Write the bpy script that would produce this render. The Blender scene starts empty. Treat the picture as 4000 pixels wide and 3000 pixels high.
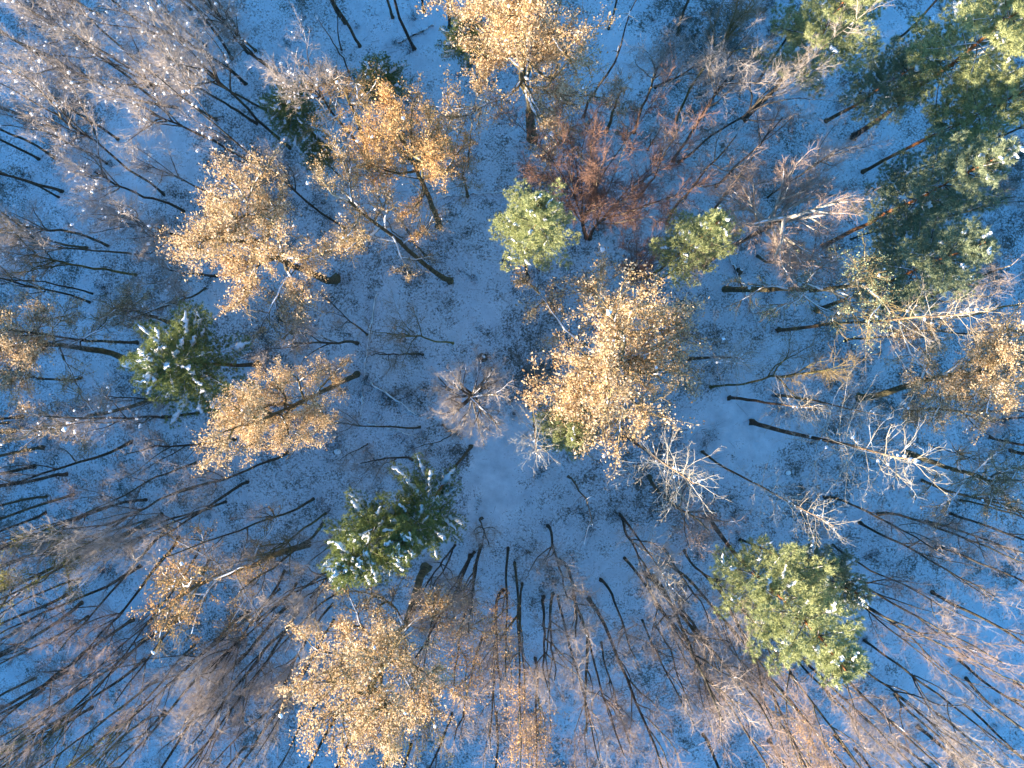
import bpy, math
import numpy as np
from mathutils import Vector, Quaternion, Matrix

# ------------------------------------------------------------------ camera, sky, sun, exposure
scene = bpy.context.scene
col = scene.collection
H = 54.0                                              # drone height over the forest floor
cam_d = bpy.data.cameras.new('camera')
cam_d.sensor_width = 36.0
cam_d.lens = 36.0 * 3044.0 / 4000.0
cam_d.clip_start, cam_d.clip_end = 0.5, 2000.0
cam = bpy.data.objects.new('camera', cam_d)
cam.location = (0, 0, H)
_f = Vector((-0.01970028, -0.02626704, -0.99946083)).normalized()
_r = _f.cross(Vector((0, 1, 0))).normalized()
_u = _r.cross(_f)
cam.rotation_euler = Matrix((_r, _u, -_f)).transposed().to_euler()
col.objects.link(cam)
scene.camera = cam

SUN_EL = math.radians(11.0)
SUN_H = Vector((-0.908, -0.419)).normalized()           # the sun stands low beyond the lower left
world = bpy.data.worlds.new('World')
scene.world = world
world.use_nodes = True
wn = world.node_tree
wn.nodes.clear()
sky = wn.nodes.new('ShaderNodeTexSky')
sky.sky_type = 'NISHITA'
sky.sun_disc = False
sky.sun_elevation = SUN_EL
sky.sun_rotation = math.atan2(SUN_H.x, SUN_H.y) % (2 * math.pi)
sky.air_density, sky.dust_density, sky.ozone_density = 2.1, 0.0, 9.6
bg = wn.nodes.new('ShaderNodeBackground')
bg.inputs['Strength'].default_value = 0.132
wo = wn.nodes.new('ShaderNodeOutputWorld')
wn.links.new(sky.outputs[0], bg.inputs[0])
wn.links.new(bg.outputs[0], wo.inputs[0])

sun_d = bpy.data.lights.new('sun', 'SUN')
sun_d.energy = 5.0
sun_d.angle = math.radians(0.5)
sun_d.color = (1.0, 0.84, 0.66)
sun = bpy.data.objects.new('sun', sun_d)
_dir = Vector((SUN_H.x * math.cos(SUN_EL), SUN_H.y * math.cos(SUN_EL), math.sin(SUN_EL)))
sun.rotation_euler = _dir.to_track_quat('Z', 'Y').to_euler()
sun.location = (-60, -50, 60)
col.objects.link(sun)

vs = scene.view_settings
vs.view_transform = 'Standard'
vs.look = 'None'
vs.exposure = 2.4
vs.gamma = 1.0
vs.use_curve_mapping = False
scene.cycles.max_bounces = 5
scene.cycles.diffuse_bounces = 3
scene.cycles.transmission_bounces = 3
scene.cycles.transparent_max_bounces = 4

# ------------------------------------------------------------------ materials
def nodes_of(name):
    m = bpy.data.materials.new(name)
    m.use_nodes = True
    nt = m.node_tree
    nt.nodes.clear()
    out = nt.nodes.new('ShaderNodeOutputMaterial')
    b = nt.nodes.new('ShaderNodeBsdfPrincipled')
    b.inputs['Roughness'].default_value = 0.85
    b.inputs['Specular IOR Level'].default_value = 0.2
    nt.links.new(b.outputs[0], out.inputs[0])
    return m, nt, b, out

def N(nt, kind, **kw):
    n = nt.nodes.new(kind)
    for k, v in kw.items():
        setattr(n, k, v)
    return n

def ramp(nt, src, stops):
    r = nt.nodes.new('ShaderNodeValToRGB')
    e = r.color_ramp.elements
    while len(e) < len(stops):
        e.new(0.5)
    for i, (p, c) in enumerate(stops):
        e[i].position = p
        e[i].color = (*c, 1) if len(c) == 3 else c
    nt.links.new(src, r.inputs[0])
    return r

def noise(nt, scale, detail=3.0, rough=0.6, vec=None):
    n = nt.nodes.new('ShaderNodeTexNoise')
    n.inputs['Scale'].default_value = scale
    n.inputs['Detail'].default_value = detail
    n.inputs['Roughness'].default_value = rough
    if vec is not None:
        nt.links.new(vec, n.inputs['Vector'])
    return n

def mathn(nt, op, a, b=None, clamp=False):
    n = nt.nodes.new('ShaderNodeMath')
    n.operation = op
    n.use_clamp = clamp
    for i, v in enumerate((a, b)):
        if v is None:
            continue
        if isinstance(v, (int, float)):
            n.inputs[i].default_value = v
        else:
            nt.links.new(v, n.inputs[i])
    return n.outputs[0]

def mixc(nt, fac, a, b):
    n = nt.nodes.new('ShaderNodeMix')
    n.data_type = 'RGBA'
    if isinstance(fac, (int, float)):
        n.inputs[0].default_value = fac
    else:
        nt.links.new(fac, n.inputs[0])
    for i, v in ((6, a), (7, b)):
        if isinstance(v, tuple):
            n.inputs[i].default_value = (*v, 1)
        else:
            nt.links.new(v, n.inputs[i])
    return n.outputs[2]

SNOW = (0.84, 0.86, 0.88)

def bark(name, c1, c2, scale=7.0, snow=0.0, high=None, zh=5.0):
    """rough bark; snow lies on limbs that lean far over; high = colour of the upper stem"""
    m, nt, b, out = nodes_of(name)
    tc = N(nt, 'ShaderNodeTexCoord')
    n1 = noise(nt, scale, 4, 0.7, tc.outputs['Object'])
    c = ramp(nt, n1.outputs[0], [(0.35, c1), (0.65, c2)]).outputs[0]
    oi = N(nt, 'ShaderNodeObjectInfo')
    nl = noise(nt, 1.3, 4, .7, tc.outputs['Object'])
    lv = mathn(nt, 'MULTIPLY', mathn(nt, 'SUBTRACT', mathn(nt, 'ADD', nl.outputs[0], mathn(nt, 'MULTIPLY', oi.outputs['Random'], .25)), .62), 5.0, True)
    c = mixc(nt, mathn(nt, 'MULTIPLY', lv, .7), c, tuple(min(.5, q * 1.5 + a) for q, a in zip(c2, (.02, .03, 0.0))))
    if high:
        sx = N(nt, 'ShaderNodeSeparateXYZ')
        nt.links.new(tc.outputs['Object'], sx.inputs[0])
        hz = mathn(nt, 'MULTIPLY', mathn(nt, 'SUBTRACT', sx.outputs[2], zh), 0.35, True)
        c = mixc(nt, hz, c, high)
    if snow:
        g = N(nt, 'ShaderNodeNewGeometry')
        sg = N(nt, 'ShaderNodeSeparateXYZ')
        nt.links.new(g.outputs['Normal'], sg.inputs[0])
        n2 = noise(nt, 1.1, 3, 0.7, tc.outputs['Object'])
        v = mathn(nt, 'ADD', mathn(nt, 'MULTIPLY', sg.outputs[2], 1.0), mathn(nt, 'MULTIPLY', mathn(nt, 'SUBTRACT', n2.outputs[0], 0.5), 2.2))
        v = mathn(nt, 'MULTIPLY', mathn(nt, 'SUBTRACT', v, 1.0 - snow), 6.0, True)
        c = mixc(nt, v, c, SNOW)
    nt.links.new(c, b.inputs['Base Color'])
    bp = N(nt, 'ShaderNodeBump')
    bp.inputs['Strength'].default_value = 0.6
    bp.inputs['Distance'].default_value = 0.04
    n3 = noise(nt, scale * 4, 3, 0.7, tc.outputs['Object'])
    nt.links.new(n3.outputs[0], bp.inputs['Height'])
    nt.links.new(bp.outputs[0], b.inputs['Normal'])
    return m

def leafy(name, stops, scale=1.2, trans=0.33, rnd=True):
    """leaf colour differs clump by clump; a little light passes through"""
    m, nt, b, out = nodes_of(name)
    tc = N(nt, 'ShaderNodeTexCoord')
    n1 = noise(nt, scale, 5, 0.85, tc.outputs['Object'])
    v = n1.outputs[0]
    if rnd:
        g = N(nt, 'ShaderNodeNewGeometry')
        v = mathn(nt, 'ADD', mathn(nt, 'MULTIPLY', v, 0.55), mathn(nt, 'MULTIPLY', g.outputs['Random Per Island'], 0.45))
    c = ramp(nt, v, stops).outputs[0]
    nt.links.new(c, b.inputs['Base Color'])
    b.inputs['Roughness'].default_value = 0.6
    tr = N(nt, 'ShaderNodeBsdfTranslucent')
    nt.links.new(c, tr.inputs[0])
    mx = N(nt, 'ShaderNodeMixShader')
    mx.inputs[0].default_value = trans
    nt.links.new(b.outputs[0], mx.inputs[1])
    nt.links.new(tr.outputs[0], mx.inputs[2])
    nt.links.new(mx.outputs[0], out.inputs[0])
    return m

def plain(name, c1, c2, scale=2.0):
    m, nt, b, out = nodes_of(name)
    tc = N(nt, 'ShaderNodeTexCoord')
    n1 = noise(nt, scale, 3, 0.7, tc.outputs['Object'])
    nt.links.new(ramp(nt, n1.outputs[0], [(0.3, c1), (0.7, c2)]).outputs[0], b.inputs['Base Color'])
    return m

M = {}
M['bark_dark'] = bark('bark_dark', (0.026, 0.021, 0.017), (0.095, 0.080, 0.060), 5, snow=0.12)
M['bark_limb'] = bark('bark_limb', (0.045, 0.036, 0.028), (0.14, 0.115, 0.085), 6, snow=0.32)
M['bark_mossy'] = bark('bark_mossy', (0.05, 0.045, 0.02), (0.17, 0.15, 0.06), 5, snow=0.30)
M['bark_oak'] = bark('bark_oak', (0.045, 0.036, 0.024), (0.15, 0.125, 0.065), 5, snow=0.25)
M['bark_white'] = bark('bark_white', (0.10, 0.085, 0.06), (0.30, 0.27, 0.21), 4, snow=0.55)
M['bark_pine'] = bark('bark_pine', (0.035, 0.026, 0.020), (0.09, 0.06, 0.04), 6, high=(0.30, 0.12, 0.045))
M['bark_larch'] = bark('bark_larch', (0.055, 0.036, 0.025), (0.13, 0.085, 0.055), 6, snow=0.05, high=(0.27, 0.18, 0.11), zh=12.0)  # upper stem painted paler, as if sun reached only the top
M['bark_cream'] = bark('bark_cream', (0.30, 0.26, 0.20), (0.58, 0.53, 0.44), 5, snow=0.15)
M['branch_pale'] = bark('branch_pale', (0.27, 0.215, 0.145), (0.52, 0.43, 0.30), 5, snow=0.03)
M['twig_brown'] = plain('twig_brown', (0.27, 0.21, 0.17), (0.50, 0.41, 0.34))
M['twig_grey'] = plain('twig_grey', (0.32, 0.265, 0.22), (0.58, 0.50, 0.43))
M['twig_red'] = plain('twig_red', (0.24, 0.165, 0.13), (0.45, 0.34, 0.27))
M['twig_russet'] = plain('twig_russet', (0.14, 0.078, 0.056), (0.27, 0.16, 0.115))  # red brown, darkened further to stand in for neighbours' shade
M['twig_moss'] = plain('twig_moss', (0.16, 0.12, 0.055), (0.34, 0.25, 0.12))
M['leaf_gold'] = leafy('leaf_gold', [(0.20, (0.18, 0.09, 0.038)), (0.41, (0.60, 0.39, 0.19)), (0.64, (0.80, 0.63, 0.41))])
M['leaf_rust'] = leafy('leaf_rust', [(0.20, (0.18, 0.08, 0.03)), (0.41, (0.56, 0.31, 0.12)), (0.64, (0.74, 0.50, 0.25))])
M['leaf_moss'] = leafy('leaf_moss', [(0.25, (0.08, 0.085, 0.02)), (0.45, (0.25, 0.24, 0.045)), (0.66, (0.45, 0.41, 0.09))])
M['needle_pine'] = leafy('needle_pine', [(0.26, (0.09, 0.115, 0.04)), (0.46, (0.32, 0.35, 0.145)), (0.70, (0.54, 0.56, 0.28))], 1.5, 0.18)
M['needle_blue'] = leafy('needle_blue', [(0.26, (0.07, 0.10, 0.06)), (0.46, (0.23, 0.275, 0.155)), (0.70, (0.42, 0.45, 0.27))], 1.5, 0.2)
M['needle_fir'] = leafy('needle_fir', [(0.28, (0.05, 0.08, 0.025)), (0.48, (0.19, 0.245, 0.08)), (0.70, (0.38, 0.41, 0.15))], 1.5, 0.25)
M['dry'] = plain('dry_litter', (0.045, 0.035, 0.025), (0.14, 0.11, 0.08), 3)
M['heath'] = plain('heath', (0.020, 0.030, 0.024), (0.07, 0.08, 0.055), 3)
ms, nt, b, out = nodes_of('snow_clump')
b.inputs['Base Color'].default_value = (*SNOW, 1)
b.inputs['Roughness'].default_value = 0.6
M['snow'] = ms

# ------------------------------------------------------------------ mesh helpers
def make_mesh(name, V, Fs, mats, smooth=True, midx=None):
    """V (n,3); Fs = list of (k,m) index arrays of one face size each"""
    me = bpy.data.meshes.new(name)
    V = np.asarray(V, np.float32)
    me.vertices.add(len(V))
    me.vertices.foreach_set('co', V.ravel())
    tot = np.concatenate([np.full(len(f), f.shape[1], np.int32) for f in Fs])
    loops = np.concatenate([f.ravel() for f in Fs]).astype(np.int32)
    me.loops.add(len(loops))
    me.loops.foreach_set('vertex_index', loops)
    me.polygons.add(len(tot))
    start = np.concatenate([[0], np.cumsum(tot)[:-1]]).astype(np.int32)
    me.polygons.foreach_set('loop_start', start)
    if smooth:
        me.polygons.foreach_set('use_smooth', np.ones(len(tot), bool))
    if midx is not None:
        me.polygons.foreach_set('material_index', midx.astype(np.int32))
    me.update(calc_edges=True)
    for m in (mats if isinstance(mats, (list, tuple)) else [mats]):
        me.materials.append(m)
    return me

class Geo:
    def __init__(self):
        self.V, self.F, self.n = [], [], 0
    def add(self, V, *faces):
        V = np.asarray(V, float).reshape(-1, 3)
        for f in faces:
            self.F.append(np.asarray(f) + self.n)
        self.V.append(V)
        self.n += len(V)
    def mesh(self, name, mat, smooth=True):
        by = {}
        for f in self.F:
            by.setdefault(f.shape[1], []).append(f)
        return make_mesh(name, np.concatenate(self.V), [np.concatenate(v) for v in by.values()], mat, smooth)

def unit(a):
    return a / (np.linalg.norm(a, axis=-1, keepdims=True) + 1e-9)

def tubes(geo, P, R, sides, cap=True):
    """P (k,n,3) polylines, R (k,n) radii -> k tubes"""
    P = np.asarray(P, float); R = np.asarray(R, float)
    k, n, _ = P.shape
    T = np.gradient(P, axis=1)
    T = unit(T)
    ref = np.where(np.abs(T[..., 2:3]) > 0.9, np.array([1.0, 0, 0]), np.array([0, 0, 1.0]))
    A = unit(np.cross(T, ref)); B = np.cross(T, A)
    th = np.arange(sides) / sides * 2 * np.pi
    ring = A[:, :, None, :] * np.cos(th)[None, None, :, None] + B[:, :, None, :] * np.sin(th)[None, None, :, None]
    V = P[:, :, None, :] + ring * R[:, :, None, None]
    V = V.reshape(-1, 3)
    base = (np.arange(k) * n * sides)[:, None, None] + (np.arange(n - 1) * sides)[None, :, None]
    i = np.arange(sides)[None, None, :]
    j = (i + 1) % sides
    q = np.stack([base + i, base + j, base + sides + j, base + sides + i], -1).reshape(-1, 4)
    faces = [q]
    if cap:
        top = (np.arange(k) * n * sides)[:, None] + (n - 1) * sides + np.arange(sides)[None, ::1]
        faces.append(top)
    geo.add(V, *faces)

def spikes(geo, S, D, L, r):
    """thin three sided tapered twigs: start, direction, length, radius"""
    S = np.asarray(S, float); D = unit(np.asarray(D, float)); k = len(S)
    ref = np.where(np.abs(D[:, 2:3]) > 0.9, np.array([1.0, 0, 0]), np.array([0, 0, 1.0]))
    A = unit(np.cross(D, ref)); B = np.cross(D, A)
    V = np.empty((k, 4, 3))
    for s in range(3):
        a = s * 2.0944
        V[:, s] = S + (A * math.cos(a) + B * math.sin(a)) * np.asarray(r).reshape(-1, 1)
    V[:, 3] = S + D * np.asarray(L).reshape(-1, 1)
    b = (np.arange(k) * 4)[:, None]
    F = np.concatenate([b + np.array([[0, 1, 3]]), b + np.array([[1, 2, 3]]), b + np.array([[2, 0, 3]])])
    geo.add(V.reshape(-1, 3), F)

def walk(rng, p, d, L, n, wig, up=0.0):
    P = [np.array(p, float)]
    d = unit(np.array(d, float))
    st = L / (n - 1)
    for i in range(n - 1):
        d = unit(d + rng.normal(0, wig, 3) + np.array([0, 0, up]))
        P.append(P[-1] + d * st)
    return np.array(P)

def pt(P, t):
    x = t * (len(P) - 1)
    i = min(int(x), len(P) - 2)
    return P[i] + (P[i + 1] - P[i]) * (x - i), unit(P[i + 1] - P[i])

def side_dir(rng, d, ang, az=None):
    ref = np.array([1.0, 0, 0]) if abs(d[2]) > 0.9 else np.array([0, 0, 1.0])
    a = unit(np.cross(d, ref)); b = np.cross(d, a)
    az = rng.uniform(0, 2 * np.pi) if az is None else az
    return unit(d * math.cos(ang) + (a * math.cos(az) + b * math.sin(az)) * math.sin(ang))

def side_dirs(rng, D, a0, a1):
    ref = np.where(np.abs(D[:, 2:3]) > 0.9, np.array([1.0, 0, 0]), np.array([0, 0, 1.0]))
    A = unit(np.cross(D, ref)); B = np.cross(D, A)
    az = rng.uniform(0, 2 * np.pi, (len(D), 1)); an = rng.uniform(a0, a1, (len(D), 1))
    return unit(D * np.cos(an) + (A * np.cos(az) + B * np.sin(az)) * np.sin(an))

ICO_V, ICO_F = None, None
def _ico():
    global ICO_V, ICO_F
    t = (1 + 5 ** 0.5) / 2
    v = [(-1, t, 0), (1, t, 0), (-1, -t, 0), (1, -t, 0), (0, -1, t), (0, 1, t), (0, -1, -t), (0, 1, -t), (t, 0, -1), (t, 0, 1), (-t, 0, -1), (-t, 0, 1)]
    f = [(0, 11, 5), (0, 5, 1), (0, 1, 7), (0, 7, 10), (0, 10, 11), (1, 5, 9), (5, 11, 4), (11, 10, 2), (10, 7, 6), (7, 1, 8), (3, 9, 4), (3, 4, 2), (3, 2, 6), (3, 6, 8), (3, 8, 9), (4, 9, 5), (2, 4, 11), (6, 2, 10), (8, 6, 7), (9, 8, 1)]
    v = [list(unit(np.array(p, float))) for p in v]
    cache, nf = {}, []
    def mid(a, b):
        k = (min(a, b), max(a, b))
        if k not in cache:
            v.append(list(unit(np.array(v[a]) + np.array(v[b]))))
            cache[k] = len(v) - 1
        return cache[k]
    for a, b, c in f:
        ab, bc, ca = mid(a, b), mid(b, c), mid(c, a)
        nf += [(a, ab, ca), (b, bc, ab), (c, ca, bc), (ab, bc, ca)]
    ICO_V, ICO_F = np.array(v), np.array(nf)
_ico()

def lumps(geo, rng, C, size, flat=0.55, rough=0.3):
    """uneven little heaps of snow round the points C"""
    C = np.asarray(C, float); k = len(C); n = len(ICO_V)
    s = np.asarray(size).reshape(-1, 1, 1) * np.ones((k, 1, 1))
    sc = s * rng.uniform(0.6, 1.4, (k, 1, 3)) * np.array([1, 1, flat])
    V = C[:, None, :] + ICO_V[None] * sc * (1 + rng.normal(0, rough, (k, n, 1)))
    F = (np.arange(k) * n)[:, None, None] + ICO_F[None]
    geo.add(V.reshape(-1, 3), F.reshape(-1, 3))

def drape(geo, rng, B, ta, tb, w):
    """a strip of snow lying along a bough: ragged edges, crest in the middle, sagging sides"""
    n = 9
    P = np.array([pt(B, min(ta + (tb - ta) * i / (n - 1), .999))[0] for i in range(n)]) + rng.normal(0, .035, (n, 3)) + np.array([0, 0, .09])
    T = unit(np.gradient(P, axis=0))
    A = unit(np.cross(T, np.array([0, 0, 1.0])))
    W = w * np.sin(np.linspace(.25, np.pi - .25, n)) ** .6 * rng.uniform(.35, 1.5, n)
    c = np.stack([P - A * (W * rng.uniform(.6, 1.3, n))[:, None] - [0, 0, .05], P - A * (W * .45)[:, None] + [0, 0, .035], P + A * (W * .35)[:, None] + [0, 0, .045],
                  P + A * (W * rng.uniform(.6, 1.3, n))[:, None] - [0, 0, .05], P - np.array([0, 0, .09])], 1)
    c += rng.normal(0, .018, c.shape)
    i = np.arange(n - 1)[:, None] * 5; j = np.arange(5)[None]; k = (j + 1) % 5
    F = np.stack([i + j, i + k, i + 5 + k, i + 5 + j], -1).reshape(-1, 4)
    geo.add(c.reshape(-1, 3), F)

def leaves(geo, rng, C, size):
    """single lobed leaves: a kinked four-cornered blade each, any orientation"""
    k = len(C)
    d = unit(rng.normal(0, 1, (k, 3))); e = unit(np.cross(d, rng.normal(0, 1, (k, 3)))); nn = np.cross(d, e)
    s = np.asarray(size).reshape(-1, 1)
    V = np.stack([C - d * s * .6, C + e * s * .34 + nn * s * .14, C + d * s * .6, C - e * s * .34 + nn * s * .14], 1)
    b = (np.arange(k) * 4)[:, None]
    F = np.concatenate([b + np.array([[0, 1, 2]]), b + np.array([[0, 2, 3]])])
    geo.add(V.reshape(-1, 3), F)

# ------------------------------------------------------------------ the species, built once per variant
class Proto:
    """parts: list of (name, mesh, stuff?)"""
    def __init__(self):
        self.parts = []
    def measure(self, pts, trunk_r):
        c = pts.mean(0)
        self.c = c
        self.r = float(np.percentile(np.hypot(pts[:, 0] - c[0], pts[:, 1] - c[1]), 88))

def trunk_tube(rng, P, r0, r1, mat, sides=9, flare=1.14):
    n = len(P)
    t = np.linspace(0, 1, n)
    R = r0 * (1 - t) + r1 * t
    R[0] *= flare * 1.15; R[1] *= flare; R[2] *= 1 + (flare - 1) * .3
    g = Geo()
    tubes(g, P[None], R[None], sides)
    V = g.V[0].reshape(n, sides, 3)
    c = P[:, None, :]
    k = 1 + rng.normal(0, .07, (n, sides, 1))
    k[:2] += rng.uniform(-.1, .5, (1, sides, 1)) * (rng.random((1, sides, 1)) < .4)
    g.V[0] = (c + (V - c) * k).reshape(-1, 3)
    return g.mesh('trunk', mat), R

def stem_path(rng, h, bend, wig, n=13):
    """a stem with a swept foot and a slightly wandering line"""
    z = np.concatenate([[-0.2, .10, .45], np.linspace(1.0, h, n - 3)])
    u = z / h
    a = rng.uniform(0, 2 * np.pi)
    off = bend * np.exp(-np.maximum(z, 0) / 2.6)
    x = np.cos(a) * (off - bend); y = np.sin(a) * (off - bend)
    w = np.cumsum(rng.normal(0, wig, (n, 2)), axis=0)
    w = (w - w[1]) * np.clip(np.linspace(-.1, 1.6, n), 0, 1)[:, None]
    return np.stack([x + w[:, 0], y + w[:, 1], z], 1)

def grow_crown(rng, mains, geo, n2, l2, n3, l3, n4, l4, r2=0.022, r3=0.010, r4=0.0045, a2=(0.5, 1.1), up2=0.05, t0=0.2, wig=0.16):
    """branches, branchlets and twigs on the main limbs -> tips"""
    p2 = []
    for P, rad, wgt in mains:
        L = np.linalg.norm(np.diff(P, axis=0), axis=1).sum()
        k = max(2, int(n2 * wgt))
        for i in range(k):
            t = t0 + (1 - t0) * (i + rng.uniform(0, 1)) / k
            q, d = pt(P, min(t, .999))
            dd = side_dir(rng, d, rng.uniform(*a2))
            p2.append(walk(rng, q, dd, l2 * rng.uniform(.55, 1.3) * (1.15 - .45 * t), 5, wig, up2))
        p2.append(walk(rng, P[-1], unit(P[-1] - P[-2]), l2 * .8, 5, wig, up2))
    p2 = np.array(p2)
    tubes(geo, p2, np.linspace(1, .3, 5)[None] * r2 * np.ones((len(p2), 1)), 4, False)
    p3 = []
    for P in p2:
        for i in range(n3):
            q, d = pt(P, min(.15 + .85 * (i + rng.uniform(0, 1)) / n3, .999))
            p3.append(walk(rng, q, side_dir(rng, d, rng.uniform(.35, 1.0)), l3 * rng.uniform(.5, 1.4), 3, wig, up2))
    p3 = np.array(p3)
    tubes(geo, p3, np.array([[1, .75, .4]]) * r3 * np.ones((len(p3), 1)), 3, False)
    t = rng.uniform(.1, 1, (len(p3), n4))
    S = p3[:, 0, None] + (p3[:, 2] - p3[:, 0])[:, None] * t[..., None]
    D = np.repeat(unit(p3[:, 2] - p3[:, 0])[:, None], n4, 1).reshape(-1, 3)
    S = S.reshape(-1, 3)
    D = side_dirs(rng, D, .25, .95)
    L = l4 * rng.uniform(.5, 1.4, len(S))
    spikes(geo, S, D, L, r4)
    return p2, p3, S + D * L[:, None]

def limb_mesh(P, r0, r1, mat, sides=6):
    g = Geo()
    t = np.linspace(0, 1, len(P))
    tubes(g, P[None], (r0 * (1 - t) + r1 * t)[None], sides)
    return g.mesh('limb', mat)

def bare_tree(seed, h=18.0, kind='slender'):
    rng = np.random.default_rng(seed)
    pr = Proto()
    g = Geo()
    mains = []
    if kind == 'slender':
        P = stem_path(rng, h * .93, rng.uniform(.1, .8), .09)
        r0 = .125
        tm, R = trunk_tube(rng, P, r0, .03, M['bark_dark'])
        pr.parts.append(('trunk', tm, False))
        mains.append((P[8:], .05, .8))
        for i in range(rng.integers(4, 7)):
            t = rng.uniform(.46, .84)
            q, d = pt(P, t)
            L = P2 = walk(rng, q, side_dir(rng, d, rng.uniform(.3, .7)), h * rng.uniform(.16, .30), 8, .10, .16)
            pr.parts.append(('limb', limb_mesh(L, .075 * (1.25 - t), .014, M['bark_limb']), False))
            mains.append((L, .03, 1.0))
        p2, p3, tips = grow_crown(rng, mains, g, 10, 1.1, 6, .6, 6, .42, r2=.013, r3=.0056, r4=.0028)
    elif kind == 'wide':
        P = stem_path(rng, h * .62, rng.uniform(.1, .6), .09)
        tm, R = trunk_tube(rng, P, .13, .065, M['bark_dark'])
        pr.parts.append(('trunk', tm, False))
        for i in range(7):
            t = rng.uniform(.72, 1.0)
            q, d = pt(P, min(t, .999))
            L = walk(rng, q, side_dir(rng, d, rng.uniform(.2, .75), i * .9 + rng.uniform(0, .5)), h * rng.uniform(.18, .3), 9, .15, .10)
            pr.parts.append(('limb', limb_mesh(L, .062, .015, M['bark_limb']), False))
            mains.append((L, .03, 1.0))
        p2, p3, tips = grow_crown(rng, mains, g, 11, 1.3, 7, .68, 7, .42, r2=.018, r3=.008, r4=.004)
    elif kind == 'shrub':
        P = stem_path(rng, h * .22, .2, .04, 6)
        tm, R = trunk_tube(rng, P, .16, .10, M['bark_dark'])
        pr.parts.append(('trunk', tm, False))
        for i in range(10):
            q, d = pt(P, rng.uniform(.75, .99))
            L = walk(rng, q, side_dir(rng, d, rng.uniform(.08, .42), i * .63 + rng.uniform(0, .4)), h * rng.uniform(.5, .78), 9, .07, .03)
            pr.parts.append(('limb', limb_mesh(L, .05, .010, M['bark_limb']), False))
            mains.append((L, .03, 1.0))
        p2, p3, tips = grow_crown(rng, mains, g, 16, 1.5, 9, .7, 8, .42, r2=.015, r3=.008, r4=.005, a2=(.3, .8))
    else:                                            # beech: broad fan of pale limbs
        P = stem_path(rng, h * .66, .3, .06, 9)
        tm, R = trunk_tube(rng, P, .2, .13, M['bark_dark'])
        pr.parts.append(('trunk', tm, False))
        for i in range(15):
            q, d = pt(P, rng.uniform(.8, .999))
            L = walk(rng, q, side_dir(rng, d, rng.uniform(.5, 1.35), i * 2.4 + rng.uniform(0, .4)), h * rng.uniform(.14, .21), 9, .09, .05)
            pr.parts.append(('limb', limb_mesh(L, .13, .035, M['bark_cream']), False))
            mains.append((L, .03, 1.0))
            for k in range(3):
                q, d = pt(L, rng.uniform(.3, .7))
                L2 = walk(rng, q, side_dir(rng, d, rng.uniform(.35, .7)), h * rng.uniform(.06, .11), 6, .09, .05)
                pr.parts.append(('limb', limb_mesh(L2, .065, .022, M['bark_cream'], 5), False))
                mains.append((L2, .03, .7))
        p2, p3, tips = grow_crown(rng, mains, g, 8, .9, 7, .5, 6, .34, r2=.018, r3=.008, r4=.004)
    pr.parts.append(('crown', g.mesh('crown', M['twig_brown']), True))
    pr.measure(tips, .15)
    pr.p3, pr.tips, pr.rng = p3, tips, rng
    gs = Geo()
    pick = rng.integers(0, len(p3), 60)
    lumps(gs, rng, p3[pick, 1] + rng.normal(0, .03, (60, 3)), rng.choice([.025, .04, .06, .09], 60, p=[.35, .3, .2, .15]), .6, .28)
    pr.snow = ('snow', gs.mesh('snow', M['snow']), True)
    gl = Geo()
    pick = rng.integers(0, len(p3), 140)
    C = np.repeat(p3[pick, 2], 8, 0) + rng.normal(0, .16, (140 * 8, 3))
    leaves(gl, rng, C, rng.uniform(.07, .12, len(C)))
    pr.leaf = ('foliage', gl.mesh('foliage', M['leaf_rust'], False), True)
    return pr

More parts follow.
